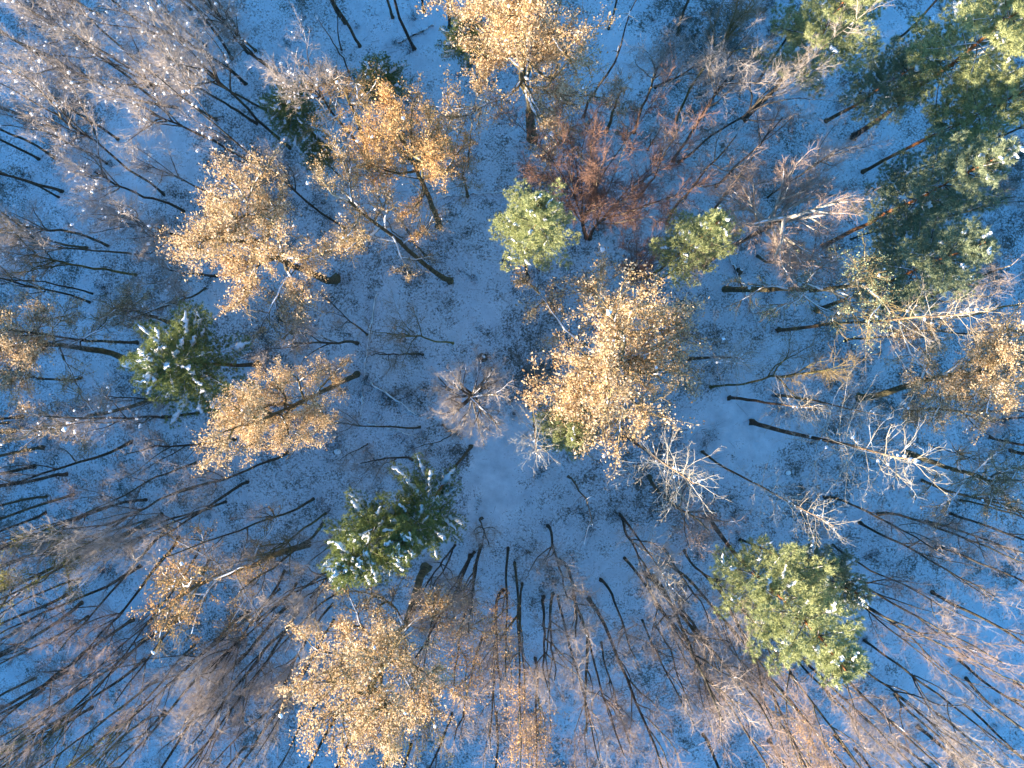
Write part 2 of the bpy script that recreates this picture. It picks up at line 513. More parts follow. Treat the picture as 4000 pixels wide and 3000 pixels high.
def oak(seed, dens=1.0, h=17.0, limb='bark_oak'):
    rng = np.random.default_rng(seed)
    pr = Proto()
    P = stem_path(rng, h * .80, rng.uniform(.2, .9), .09)
    tm, R = trunk_tube(rng, P, .25, .07, M['bark_oak'])
    pr.parts.append(('trunk', tm, False))
    mains = [(P[9:], .04, .8)]
    nl = 15 if dens > .5 else 10
    for i in range(nl):
        v = i / (nl - 1)
        q, d = pt(P, min(.64 + .36 * v, .999))
        az = i * 2.4 + rng.uniform(-.3, .3)
        el = .15 + .95 * v + rng.uniform(-.15, .15)
        L = walk(rng, q, [math.cos(az) * math.cos(el), math.sin(az) * math.cos(el), math.sin(el)], h * rng.uniform(.16, .20) * (1.05 - .3 * v), 9, .17, .04)
        pr.parts.append(('limb', limb_mesh(L, .085, .022, M[limb]), False))
        mains.append((L, .04, 1.0))
        if rng.random() < .75:
            q, d = pt(L, rng.uniform(.3, .6))
            L2 = walk(rng, q, side_dir(rng, d, rng.uniform(.5, .9)), h * rng.uniform(.08, .12), 7, .2, .05)
            pr.parts.append(('limb', limb_mesh(L2, .05, .016, M[limb]), False))
            mains.append((L2, .04, .8))
    g = Geo()
    p2, p3, tips = grow_crown(rng, mains, g, 8, 1.15, 5, .55, 3, .28, r2=.024, r3=.011, r4=.005, wig=.24, t0=.2)
    pr.parts.append(('crown', g.mesh('crown', M['twig_moss']), True))
    gl = Geo()
    # whole sprays keep or drop their leaves together, so that the crown has holes
    keep = rng.random(len(p2)) < (.82 if dens > .5 else .5)
    fac = np.repeat(np.where(keep, rng.uniform(.5, 1.3, len(p2)), .04), 5)[:len(p3)]
    cnt = rng.poisson(fac * 36 * dens)
    idx = np.repeat(np.arange(len(p3)), cnt)
    C = p3[idx, 0] + (p3[idx, 2] - p3[idx, 0]) * rng.uniform(.2, 1.1, (len(idx), 1)) + rng.normal(0, .10, (len(idx), 3))
    leaves(gl, rng, C, rng.choice([.045, .06, .08, .11], len(C), p=[.28, .36, .26, .10]))
    pr.parts.append(('foliage', gl.mesh('foliage', M['leaf_gold'], False), True))
    pr.measure(C, .24)
    gs = Geo()
    pick = rng.integers(0, len(p3), 14)
    lumps(gs, rng, p3[pick, 2] + np.array([0, 0, .05]), rng.uniform(.025, .07, 14), .6)
    pr.snow = ('snow', gs.mesh('snow', M['snow']), True)
    return pr

def tufts(geo, rng, C, D, n, L, w, spread=.8):
    """needle brushes: n thin blades round each shoot end"""
    k = len(C)
    d = unit(np.repeat(D, n, 0) + rng.normal(0, spread, (k * n, 3)))
    S = np.repeat(C, n, 0) + rng.normal(0, .025, (k * n, 3))
    e = unit(np.cross(d, rng.normal(0, 1, (k * n, 3))))
    l = L * rng.uniform(.6, 1.25, (k * n, 1))
    V = np.stack([S - e * w, S + e * w, S + d * l], 1)
    F = (np.arange(k * n) * 3)[:, None] + np.array([[0, 1, 2]])
    geo.add(V.reshape(-1, 3), F)

def conifer(seed, h=20.0, z0=.60, R=4.3, whorls=10, per=6, power=.6, rise=.25, droop=0.0, needle='needle_pine', dome=True, nb=20, snow_n=22, strip=False):
    rng = np.random.default_rng(seed)
    pr = Proto()
    P = stem_path(rng, h, rng.uniform(.05, .5), .045 if not dome else .09)
    tm, Rt = trunk_tube(rng, P, .19, .03, M['bark_pine'])
    pr.parts.append(('trunk', tm, False))
    gb, gn, gs = Geo(), Geo(), Geo()
    C, D, boughs = [], [], []
    for w in range(whorls):
        u = (w + rng.uniform(0, .6)) / whorls
        q, _ = pt(P, min(z0 + (1 - z0) * u, .999))
        for b in range(per):
            az = b * 2 * np.pi / per + w * 1.1 + rng.uniform(-.35, .35)
            L = R * max(.18, (1 - u) ** power) * rng.uniform(.65, 1.15)
            if dome:
                L *= min(1, .55 + 1.2 * u)
            el = rise + .9 * u * u + rng.normal(0, .1)
            d = np.array([math.cos(az) * math.cos(el), math.sin(az) * math.cos(el), math.sin(el)])
            B = walk(rng, q, d, L, 7, .07, .04 - droop)
            boughs.append(B)
            m = max(6, int(L * 10))
            for i in range(m):
                t = .12 + .88 * (i + rng.uniform(0, 1)) / m
                o, dd = pt(B, min(t, .999))
                sd = unit(np.cross(dd, [0, 0, 1])) * (1 if i % 2 else -1)
                ln = L * .30 * (1.15 - t) + .14
                d2 = unit(dd * .8 + sd * rng.uniform(.5, 1.1) + np.array([0, 0, rng.normal(.1, .2)]))
                for s in np.linspace(.35, 1, max(2, int(ln / .22))):
                    C.append(o + d2 * ln * s + rng.normal(0, .05, 3)); D.append(unit(d2 + np.array([0, 0, .35])))
            C.append(B[-1]); D.append(unit(B[-1] - B[-2]))
    for k in range(26):
        q, d = pt(P, rng.uniform(.86, .999))
        C.append(q + rng.normal(0, .16, 3)); D.append(unit(rng.normal(0, .5, 3) + np.array([0, 0, 1.0])))
    C, D = np.array(C), np.array(D)
    boughs = np.array(boughs)
    tubes(gb, boughs, np.linspace(.04, .01, 7)[None] * np.ones((len(boughs), 1)), 4, False)
    pr.parts.append(('crown', gb.mesh('crown', M['bark_limb']), True))
    tufts(gn, rng, C, D, int(nb * 1.6), .19, .0095)
    pr.parts.append(('foliage', gn.mesh('foliage', M[needle], False), True))
    pr.measure(C, .2)
    # snow rests on the outer boughs in clots
    order = rng.permutation(len(boughs))[:snow_n]
    for bi in order:
        B = boughs[bi]
        ta = rng.uniform(.25, .7); tb = min(1.0, ta + (rng.uniform(.35, .8) if strip else rng.uniform(.08, .3)))
        drape(gs, rng, B, ta, tb, rng.uniform(.10, .24) if strip else rng.uniform(.07, .17))
        if rng.random() < .5:
            o, dd = pt(B, rng.uniform(.5, .95))
            side = unit(np.cross(dd, [0, 0, 1])) * rng.choice([-1, 1])
            Q = np.array([o + (dd * .7 + side) * t for t in np.linspace(0, rng.uniform(.25, .6), 5)])
            drape(gs, rng, Q, .1, 1, rng.uniform(.05, .10))
    pr.parts.append(('snow', gs.mesh('snow', M['snow']), True))
    pr.n_tufts = len(C)
    return pr

def larch(seed, h=19.0, z0=.6, n=46, R=2.7, tight=False):
    rng = np.random.default_rng(seed)
    pr = Proto()
    P = stem_path(rng, h, rng.uniform(.05, .5), .05)
    tm, Rt = trunk_tube(rng, P, .14, .02, M['bark_larch'])
    pr.parts.append(('trunk', tm, False))
    mains = []
    for i in range(n):
        u = (i + rng.uniform(0, 1)) / n
        q, d = pt(P, min(z0 + (1 - z0) * (u ** .8), .999))
        L = R * (1 - .62 * u) * rng.uniform(.45, 1.15)
        az = i * 2.4 + rng.uniform(-.4, .4)
        el = rng.uniform(-.1, .3) + .55 * u
        B = walk(rng, q, [math.cos(az) * math.cos(el), math.sin(az) * math.cos(el), math.sin(el)], L, 7, .11, .05)
        pr.parts.append(('branch', limb_mesh(B, .016, .006, M['branch_pale'], 5), False))
        mains.append((B, .02, max(.3, L / R)))
    g = Geo()
    p2, p3, tips = grow_crown(rng, mains, g, 6, .55, 3, .26, 2, .15, r2=.008, r3=.0055, r4=.004, a2=(.35, .9), t0=.3)
    pr.parts.append(('crown', g.mesh('crown', M['branch_pale']), True))
    pr.measure(np.concatenate([m[0][3:] for m in mains]), .17)
    gs = Geo()
    C = np.array([pt(m[0], rng.uniform(.03, .4))[0] + np.array([0, 0, .03]) for m in mains[::3]])
    lumps(gs, rng, C, rng.uniform(.025, .06, len(C)), .6, .25)
    pr.parts.append(('snow', gs.mesh('snow', M['snow']), True))
    return pr

def snag(seed, h=14.0):
    rng = np.random.default_rng(seed)
    pr = Proto()
    P = stem_path(rng, h, .3, .10)
    tm, Rt = trunk_tube(rng, P, .085, .018, M['bark_limb'])
    pr.parts.append(('trunk', tm, False))
    pts = [P[9:]]
    for i in range(6):
        q, d = pt(P, rng.uniform(.6, .97))
        B = walk(rng, q, side_dir(rng, d, rng.uniform(.5, 1.0)), rng.uniform(.6, 1.7), 6, .2, .03)
        pr.parts.append(('branch', limb_mesh(B, .025, .008, M['bark_white'], 5), False))
        pts.append(B)
    pr.measure(np.concatenate(pts), .1)
    return pr

# ------------------------------------------------------------------ the setting: ground, with an added unseen slope that blocks the low sun
rngG = np.random.default_rng(5)
def sstep(x):
    x = np.clip(x, 0, 1)
    return x * x * (3 - 2 * x)
def ground_z(x, y):
    s = x * -SUN_H.x + y * -SUN_H.y                   # metres away from the sun
    shade_hill = 16.0 * sstep((-s - 54) / 46.0)  # added rise out of view, shaped to keep the forest floor in shade
    return shade_hill + .10 * np.sin(x * .31 + 1) * np.cos(y * .27) + .05 * np.sin(x * .9 + y * .7)

# open snow and dark undergrowth lie in patches of their own (centre, radius, amount)
PATCH = [(-3.9, 3.37, 2.66, 0.98), (-2.31, -5.34, 3.02, 1.17), (-2.85, -8.55, 2.66, 0.78), (13.96, -4.24, 3.55, 1.08), (-8.81, 22.86, 3.9, 0.89), (-10.48, 4.08, 2.66, 0.58), (-25.95, 14.57, 3.19, 0.68), (29.11, -23.59, 5.68, 0.89), (17.49, -5.3, 2.66, 0.68), (-14.34, 15.21, 2.13, 0.49), (5.94, 20.49, 2.13, 0.58), (26.72, 22.56, 2.31, 0.58), (23.72, 15.0, 2.13, 0.3), (-29.62, -17.34, 2.84, 0.68), (-31.53, 2.15, 3.55, 0.3), (4.29, -16.59, 4.43, 0.3), (-0.0, 0.0, 2.31, -0.66), (-0.18, -1.77, 1.6, -0.55), (-8.37, -2.67, 1.24, -0.72), (18.03, -7.6, 1.6, -0.66), (2.12, 2.3, 2.13, -0.44), (-1.95, 1.77, 1.77, -0.44), (-7.45, 6.03, 1.24, -0.44), (-4.61, 4.08, 1.42, -0.39), (7.81, -8.34, 2.84, -0.28), (11.35, -9.4, 2.66, -0.28), (13.77, 22.67, 3.55, -0.44), (31.2, 10.81, 4.43, -0.55), (20.06, 0.35, 2.13, -0.39), (12.05, 20.44, 2.66, -0.5), (1.23, 11.63, 2.13, -0.39), (-5.88, -7.31, 1.95, -0.44), (-5.34, -6.59, 1.06, -1.0), (14.85, -4.95, 0.89, -0.55), (-29.86, 17.59, 2.13, -0.44), (-32.36, 18.84, 1.77, -0.44), (-21.3, 14.19, 2.13, -0.33), (-24.25, 6.42, 2.84, -0.22), (-20.79, -7.71, 2.48, -0.22), (17.46, -2.47, 1.42, -0.5), (-0.18, 4.77, 2.13, -0.28), (-2.82, 20.03, 1.6, -0.39)]
def cover(x, y):
    v = np.zeros_like(x)
    x, y = x + .9 * np.sin(x * .9 + y * .5) + .5 * np.sin(y * 2.1 - x * 1.3), y + .9 * np.sin(y * .8 - x * .6 + 2) + .5 * np.sin(x * 1.9 + y * 1.7)
    for px, py, r, a in PATCH:
        v += a * np.exp(-((x - px) ** 2 + (y - py) ** 2) / (r * r))
    return v

def build_ground():
    e = np.unique(np.concatenate([np.arange(-400, -60, 12.0), np.arange(-60, 60, .6), np.arange(60, 401, 12.0)]))
    X, Y = np.meshgrid(e, e, indexing='ij')
    n = len(e)
    V = np.stack([X, Y, ground_z(X, Y)], -1).reshape(-1, 3)
    i = np.arange(n - 1)
    a = (i[:, None] * n + i[None]).ravel()
    F = np.stack([a, a + n, a + n + 1, a + 1], 1)
    m, nt, b, out = nodes_of('snowy_ground')
    tc = N(nt, 'ShaderNodeTexCoord')
    P = tc.outputs['Object']
    at = N(nt, 'ShaderNodeAttribute', attribute_name='cover')
    fine = noise(nt, 7.5, 4, .85, P)
    mid = noise(nt, .8, 4, .65, P)
    big = noise(nt, .13, 3, .6, P)
    v = mathn(nt, 'ADD', mathn(nt, 'MULTIPLY', fine.outputs[0], 1.25), mathn(nt, 'MULTIPLY', mid.outputs[0], .75))
    v = mathn(nt, 'ADD', v, mathn(nt, 'MULTIPLY', big.outputs[0], .60))
    v = mathn(nt, 'SUBTRACT', v, mathn(nt, 'MULTIPLY', at.outputs['Fac'], .22))
    v = mathn(nt, 'MULTIPLY', mathn(nt, 'SUBTRACT', v, 1.24), 4.5, True)
    lit = noise(nt, 2.3, 3, .7, P)
    litc = ramp(nt, lit.outputs[0], [(.35, (.055, .055, .045)), (.65, (.17, .15, .125))]).outputs[0]
    snc = ramp(nt, mid.outputs[0], [(.3, (.50, .53, .56)), (.7, (.76, .79, .82))]).outputs[0]
    nt.links.new(mixc(nt, v, snc, litc), b.inputs['Base Color'])
    bp = N(nt, 'ShaderNodeBump')
    bp.inputs['Strength'].default_value = .8
    bp.inputs['Distance'].default_value = .06
    nt.links.new(fine.outputs[0], bp.inputs['Height'])
    nt.links.new(bp.outputs[0], b.inputs['Normal'])
    me = make_mesh('ground', V, [F], m)
    a = me.attributes.new('cover', 'FLOAT', 'POINT')
    a.data.foreach_set('value', cover(V[:, 0], V[:, 1]).astype(np.float32))
    o = bpy.data.objects.new('ground', me)
    o['kind'] = 'structure'
    col.objects.link(o)
build_ground()

def stuff(name, geo, mat, label, smooth=False):
    o = bpy.data.objects.new(name, geo.mesh(name, mat, smooth))
    o['kind'] = 'stuff'
    o['label'] = label
    col.objects.link(o)
    return o

def in_view(n, m=6):
    return np.stack([rngG.uniform(-37 - m, 36 + m, n), rngG.uniform(-29 - m, 26 + m, n)], 1)

def z_of(p):
    return ground_z(p[:, 0], p[:, 1])[:, None]

# fallen leaves on the snow
g = Geo()
p = in_view(46000, 3)
w = rngG.random(len(p)) < np.clip(.55 - .5 * cover(p[:, 0], p[:, 1]), .08, 1)
p = p[w]
C = np.concatenate([p, z_of(p) + .02], 1)
leaves(g, rngG, C, rngG.uniform(.04, .10, len(C)))
stuff('leaf_litter', g, M['dry'], 'dark fallen leaves scattered over the thin snow')

# heath and brushwood
g = Geo()
cand = in_view(26000, 3)
den = np.clip(-cover(cand[:, 0], cand[:, 1]), 0, 1.5)
keep = rngG.random(len(cand)) < den * .05 + .012
q = cand[keep]
S = np.concatenate([q, z_of(q) - .02], 1)
S = np.repeat(S, 12, 0) + np.concatenate([rngG.normal(0, .12, (len(q) * 12, 2)), np.zeros((len(q) * 12, 1))], 1)
D = rngG.normal(0, .75, (len(S), 3)); D[:, 2] = np.abs(D[:, 2]) + .35
spikes(g, S, D, rngG.uniform(.15, .6, len(S)), .010)
leaves(g, rngG, np.repeat(S[::2], 2, 0) + rngG.normal(0, .12, (len(S[::2]) * 2, 3)) + np.array([0, 0, .22]), rngG.uniform(.05, .12, len(S[::2]) * 2))
stuff('undergrowth', g, M['heath'], 'dark heath and brambles showing through the snow')

# bare saplings: fans of long thin shoots
g = Geo()
q = in_view(260, 3)
q = np.concatenate([q, np.repeat(q[:130], 3, 0) + rngG.normal(0, 1.1, (390, 2))])
kk = rngG.integers(3, 26, len(q))
S = np.repeat(np.concatenate([q, z_of(q) - .03], 1), kk, 0) + rngG.normal(0, .10, (kk.sum(), 3)) * np.array([1, 1, 0])
out_ = unit(rngG.normal(0, 1, (len(S), 3)) * np.array([1, 1, 0])) * rngG.uniform(.05, 1.0, (len(S), 1)) + np.repeat(rngG.normal(0, .35, (len(q), 3)) * np.array([1, 1, 0]), kk, 0)
D = out_ + np.array([0, 0, 1.0])
LL = np.repeat(rngG.lognormal(.2, .55, len(q)), kk) * rngG.uniform(.4, 1.1, len(S))
spikes(g, S, D, LL, .009)
T2 = S + unit(D) * (LL * rngG.uniform(.3, .8, len(S)))[:, None]
for _ in range(4):
    spikes(g, T2, side_dirs(rngG, unit(D), .4, 1.1), LL * rngG.uniform(.2, .5, len(S)), .005)
# sticks lying about
q = in_view(2600, 3)
S = np.concatenate([q, z_of(q) + .02], 1)
D = rngG.normal(0, 1, (len(S), 3)) * np.array([1, 1, .06])
LL = rngG.lognormal(-.6, .6, len(S))
spikes(g, S, D, LL, .010)
spikes(g, S + unit(D) * (LL * .4)[:, None], side_dirs(rngG, unit(D), .4, .8), LL * .4, .006)
stuff('brushwood', g, M['bark_dark'], 'thin bare saplings and shoots standing all over the forest floor')

# the forest goes on out of view, made high and dense to block the sun
g = Geo()
cs = []
rw = np.random.default_rng(77)
tx, ty = -SUN_H.y, SUN_H.x
for k in range(2200):
    s = -rw.uniform(72, 135); w = rw.uniform(-140, 140)
    x, y = -SUN_H.x * s + tx * w, -SUN_H.y * s + ty * w
    h = rw.uniform(10.5, 13.5) * (1.0 if s < -84 else .8)
    cs.append((x, y, float(ground_z(np.array(x), np.array(y))), h))
for x, y, z, h in cs:
    tubes(g, np.array([[[x, y, z - .3], [x, y, z + h * .5], [x, y, z + h * .98]]]), np.array([[.2, .14, .02]]), 5, False)
    n = 9
    for i in range(n):
        u = i / n
        r = (1 - u) * 2.6 + .5
        zz = z + h * (.18 + .8 * u)
        m = 9
        a = np.arange(m) / m * 6.283 + rw.uniform(0, 6)
        rr = r * rw.uniform(.6, 1.1, m)
        V = [[x, y, zz + .9]] + [[x + math.cos(t) * q, y + math.sin(t) * q, zz - .35 * q + rw.normal(0, .1)] for t, q in zip(a, rr)]
        F = [[0, 1 + j, 1 + (j + 1) % m] for j in range(m)]
        g.add(V, F)
stuff('shading_wood', g, M['needle_fir'], 'dark fir wood out of view on the added slope, shading the forest floor')

# ------------------------------------------------------------------ prototypes
PROTO = {
    'slender': [bare_tree(s, 18, 'slender') for s in range(101, 110)],
    'wide': [bare_tree(s, 18, 'wide') for s in range(201, 206)],
    'shrub': [bare_tree(s, 14, 'shrub') for s in (301, 302)],
    'beech': [bare_tree(401, 21, 'beech')],
    'oak': [oak(s, 1.0) for s in range(501, 507)],
    'oakx': [oak(s, .40, limb='bark_white') for s in range(601, 605)],
    'pine': [conifer(s) for s in range(701, 705)],
    'fir': [conifer(s, h=18, z0=.69, R=3.9, whorls=10, per=8, power=.7, rise=.12, droop=.015, needle='needle_fir', dome=False, nb=18, snow_n=54, strip=True) for s in (801, 802)],
    'larch': [larch(s) for s in (901, 902, 903)] + [larch(904, z0=.72, n=28, R=2.2)],
    'snag': [snag(s) for s in (951, 952, 953)],
}

# ------------------------------------------------------------------ the trees where they stand
# kind, foot x, foot y, height of the crown's middle, its offset from the foot x, y, crown radius, label
TREES = [
    ('oak', -13.29, 5.86, 15.45, -0.04, -0.09, 3.36, 'broad golden oak with dense leaves, its thick trunk ending beside an open snow patch'),
    ('oak', 4.09, 0.21, 16.75, -0.00, 0.03, 4.04, 'largest golden leaved oak standing over the middle of the wood'),
    ('oak', -6.11, 9.51, 17.56, 0.68, 0.37, 1.98, 'deep orange oak with a compact crown between dark firs and the snowy pine'),
    ('oak', 0.31, 15.54, 15.28, -0.57, -0.01, 4.07, 'tall golden oak reaching the top edge, spreading limbs, beside a dark fir'),
    ('oak', -7.10, -14.26, 17.36, 0.27, -0.13, 3.61, 'big golden oak with a straight thick trunk, reaching the bottom edge'),
    ('oak', -11.85, -0.73, 17.60, 0.10, -1.44, 1.73, 'rusty oak with loose leaves just below the snow laden fir'),
    ('oak', -27.82, 0.02, 12.22, 0.06, 1.23, 2.88, 'golden oak cut by the left edge, level with the snow laden fir'),
    ('oakw', 22.80, -2.37, 13.59, 0.02, 2.11, 2.99, 'oak with forked white upper limbs and golden leaves at the right edge'),
    ('oakx', -26.00, -2.30, 11.97, 0.11, -0.92, 2.07, 'thin golden oak with forked dark stems below the oak at the left edge'),
    ('oakx', -15.42, -12.64, 15.30, -0.97, 1.41, 2.92, 'half bare golden oak between the leaning trunks of the lower left'),
    ('oakx', 26.16, -6.19, 8.97, -0.19, -0.71, 2.81, 'sparse golden oak with snow white limbs leaning over the right edge'),
    ('oakx', -10.97, 13.61, 10.30, 0.96, 0.67, 2.58, 'half bare oak with curling white limbs in front of two dark firs'),
    ('oakx', -5.33, 5.73, 16.00, -2.33, 1.45, 2.37, 'nearly bare oak with a few orange leaves leaning away from its curved base'),
    ('oakx', -4.14, 11.55, 6.02, 0.08, 0.03, 1.42, 'small sparse oak with thin white limbs beside the deep orange oak'),
    ('oakx', -23.87, 2.55, 6.62, 0.12, 0.82, 2.33, 'sparse rusty tree between the broad golden oak and the snow laden fir'),
    ('oakx', 13.58, 5.11, 16.00, 0.99, -1.65, 2.50, 'bronze tree with fine branches and few leaves under the blue green pines'),
    ('pine', 0.00, 6.04, 17.60, 0.29, 0.32, 1.79, 'pine with snow tufts on a short curved trunk near the centre top'),
    ('pine', 8.19, 5.90, 15.52, 0.01, -0.02, 1.33, 'small bright green pine beside the pale limbed beech'),
    ('pine', 14.86, 16.71, 14.94, -0.02, 0.02, 2.37, 'olive green pine at the top edge with orange trunk foot'),
    ('pine', 22.28, 15.52, 15.79, -0.21, 0.30, 2.82, 'tall snow flecked pine filling the top right corner'),
    ('pine', 20.39, 16.57, 9.28, 0.34, -0.44, 2.06, 'dark shaded pine with snow tufts between two sunlit pines'),
    ('pine', 22.94, 13.11, 14.86, 0.22, -0.40, 2.06, 'yellow green pine at the right edge on a bare orange trunk'),
    ('pine', 20.33, 8.06, 14.87, -0.23, 0.53, 2.38, 'blue green pine below the orange trunk, upper of a touching pair'),
    ('bare', 23.88, 4.14, 11.70, -0.38, 0.03, 1.66, 'dark stemmed bare tree, just below left of the touching pair of pines'),
    ('bare', 22.15, 8.50, 9.36, 0.12, -0.38, 1.07, 'dark stemmed bare tree, just right of the pale limbed beech'),
    ('pine', 19.85, 3.69, 14.78, -0.28, 1.14, 2.25, 'blue green pine with snow clumps, lower of a touching pair'),
    ('fir', -18.74, -0.04, 11.92, 0.00, 0.04, 2.83, 'snow laden fir with white striped boughs beside the rusty oak'),
    ('fir', -7.35, -8.83, 15.50, -0.56, -0.17, 2.15, 'green fir with white boughs beside a big dark trunk below the centre'),
    ('fir', -3.91, -5.78, 15.50, -1.56, -1.99, 1.08, 'small dark fir tucked behind the green fir below the centre'),
    ('pine', 12.63, -10.71, 17.60, -0.44, -0.56, 2.57, 'largest yellow green pine at the lower right'),
    ('fir', 14.76, -12.21, 13.57, 0.76, 1.07, 1.46, 'dark shaded fir behind the largest yellow green pine'),
    ('pine', 1.95, -3.37, 13.81, 0.07, 0.04, 0.79, 'tiny bright pine under the edge of the largest golden oak'),
    ('fir', -3.39, 18.61, 8.94, 0.01, 0.00, 1.55, 'dark fir beside the tall golden oak at the top edge'),
    ('fir', -8.90, 17.02, 7.02, -0.00, -0.00, 1.47, 'dark fir behind the curling white limbs of the half bare oak'),
    ('fir', -14.03, 15.09, 7.45, 0.00, 0.00, 1.84, 'dark fir left of the half bare oak with white limbs'),
    ('fir', -12.96, 12.95, 5.79, 0.00, 0.00, 1.03, 'small dark fir under the half bare oak, lowest of three'),
    ('ivy', -26.72, -11.16, 14.31, 0.06, -0.15, 1.96, 'yellow green ivy covered tree cut by the left edge'),
    ('mist', -22.26, -10.14, 13.00, -2.54, 0.00, 1.35, 'bare tree with yellow green mistletoe clumps beside a pale grey crown'),
    ('red', 7.45, 4.43, 14.20, 1.24, 0.88, 1.18, 'red twigged bare tree, just above right of the largest golden oak'),
    ('beech', 12.13, 6.68, 17.31, 0.01, -0.02, 2.95, 'beech with bright cream limbs and a halo of red twigs'),
    ('redx', 4.05, 8.72, 13.00, -1.32, 1.69, 3.10, 'many stemmed red brown tree spreading like a shrub beside the snowy pine'),
    ('redx', 4.25, 8.61, 13.00, 1.35, 0.73, 2.02, 'mossy forked red brown tree next to the many stemmed one'),
    ('larch', 6.63, -5.11, 17.27, 0.12, 0.17, 1.81, 'dead larch with pale whorled branches below the largest golden oak'),
    ('larch', 11.18, 0.29, 10.94, 0.00, -0.00, 2.19, 'grey dead larch with spiky whorls beside the largest golden oak'),
    ('larch', 15.55, -4.03, 17.60, 0.37, -0.01, 2.21, 'long leaning dead larch with a brown trunk and pale spiky top'),
    ('larch', 13.95, -2.38, 13.64, 0.02, 0.14, 1.26, 'small dead larch with snow on its fork, above the long leaning one'),
    ('larch', 12.12, -6.11, 17.60, 0.41, -0.50, 1.14, 'straight dead larch with a tan tassel top over open snow'),
    ('larch', 6.44, -10.52, 14.37, 0.22, 0.14, 1.37, 'dead larch with short white stubby arms at the lower centre'),
    ('larch', 17.28, 2.30, 17.60, 0.79, -0.17, 1.79, 'dead snag lying far over with long white side branches'),
    ('larch', 17.19, -2.20, 13.21, -0.04, -0.26, 1.14, 'spindly dead larch top between the long leaning one and the white limbed oak'),
    ('larch', 0.17, -2.98, 17.60, 0.19, -0.50, 1.02, 'short dead pine stem with pale twigs in the central clearing'),
    ('snag', 3.86, 16.94, 14.09, 0.92, -0.26, 0.79, 'thin forked white snag near the top edge'),
    ('snag', 2.85, -7.85, 12.76, 0.28, 0.11, 0.68, 'slim broken snag with snowy twigs on the lower clearing'),
    ('snag', -12.32, 20.10, 6.86, 0.08, 0.05, 0.62, 'thin leaning dead stem on the snow at the top'),
    ('snag', -12.79, 21.59, 5.41, 0.79, 0.43, 0.48, 'very thin dead stem parallel to the leaning one at the top'),
    ('snag', -4.08, 13.56, 10.79, 1.12, 0.24, 0.57, 'thin upright dead stem beside the deep orange oak'),
    ('pale', 16.46, 11.39, 12.19, 0.02, -0.03, 1.03, 'small pale pink crown above snow covered fallen boughs'),
    ('cream', -2.75, -1.42, 13.26, -0.13, -0.26, 2.21, 'sunlit bare tree with cream limbs in the central clearing'),
    ('mossy', 12.67, -1.63, 13.50, 2.38, 1.43, 2.20, 'mossy bare tree with wide low branches among the dead larches'),
    ('red', 8.46, -7.84, 14.20, 0.44, -0.20, 1.96, 'red brown bare crown with snow dots beside the dead larch with white arms'),
    ('bare', -28.43, 15.54, 12.07, 0.51, 0.05, 1.24, 'bare tree whose thick dark foot bends on the open snow of the upper left'),
    ('bare', -20.39, 21.00, 12.98, -0.50, 0.94, 1.46, 'dark stemmed bare tree, third nearest left of the thin leaning dead stem'),
    ('bare', -19.26, 21.36, 10.14, 0.24, 0.22, 1.31, 'dark stemmed bare tree, nearest left of the thin leaning dead stem'),
    ('pale', -25.43, 17.91, 11.93, 0.43, -0.04, 1.62, 'pale grey twigged bare tree, nearest above right of the bent dark trunk foot'),
    ('pale', -18.36, 13.63, 14.60, -1.59, -0.62, 1.55, 'pale grey twigged bare tree, nearest above the broad golden oak'),
    ('pale', -16.43, 14.89, 14.60, -0.62, 0.85, 1.94, 'pale grey twigged bare tree, second nearest above the broad golden oak'),
    ('pale', -18.72, 16.60, 11.08, -0.57, -0.69, 2.12, 'pale grey twigged bare tree, fifth nearest below left of the thin leaning dead stem'),
    ('pale', -21.56, 16.88, 13.47, -0.61, -0.85, 2.13, 'pale grey twigged bare tree, just right of the bent dark trunk foot'),
    ('pale', -25.73, 19.87, 12.62, 0.11, 0.40, 1.43, 'pale grey twigged bare tree, fourth nearest above right of the bent dark trunk foot'),
    ('bare', -31.66, 20.39, 14.28, -0.14, -0.71, 1.76, 'dark stemmed bare tree, second nearest above left of the bent dark trunk foot'),
    ('bare', -31.89, 19.97, 12.39, 0.05, 0.03, 1.39, 'dark stemmed bare tree, nearest above left of the bent dark trunk foot'),
    ('bare', -32.76, 16.26, 11.66, 0.21, -0.59, 1.14, 'dark stemmed bare tree, nearest left of the bent dark trunk foot'),
    ('bare', -33.03, 16.42, 10.14, 0.16, -0.38, 1.16, 'dark stemmed bare tree, third nearest left of the bent dark trunk foot'),
    ('bare', -32.95, 14.34, 12.31, 0.70, 0.01, 1.55, 'dark stemmed bare tree, second nearest left of the bent dark trunk foot'),
    ('bare', -34.04, 14.24, 13.84, -0.16, 0.15, 1.36, 'dark stemmed bare tree, fourth nearest left of the bent dark trunk foot'),
    ('bare', -32.39, 11.99, 12.67, 0.11, -0.00, 1.52, 'dark stemmed bare tree, nearest below left of the bent dark trunk foot'),
    ('bare', -32.67, 11.57, 9.36, -0.06, 0.07, 1.17, 'dark stemmed bare tree, second nearest below left of the bent dark trunk foot'),
    ('pale', -23.89, 10.57, 12.17, 0.02, 0.05, 2.06, 'pale grey twigged bare tree, second nearest above left of the broad golden oak'),
    ('pale', -22.62, 8.70, 11.90, -0.18, -0.50, 1.80, 'pale grey twigged bare tree, second nearest left of the broad golden oak'),
    ('pale', -20.65, 11.09, 11.23, -0.06, -0.11, 1.26, 'pale grey twigged bare tree, nearest above left of the broad golden oak'),
    ('pale', -30.71, 8.08, 13.79, 0.26, -0.67, 1.50, 'pale grey twigged bare tree, second nearest below the bent dark trunk foot'),
    ('pale', -23.20, 24.39, 12.79, -0.12, 0.39, 1.27, 'pale grey twigged bare tree, fourth nearest left of the thin leaning dead stem'),
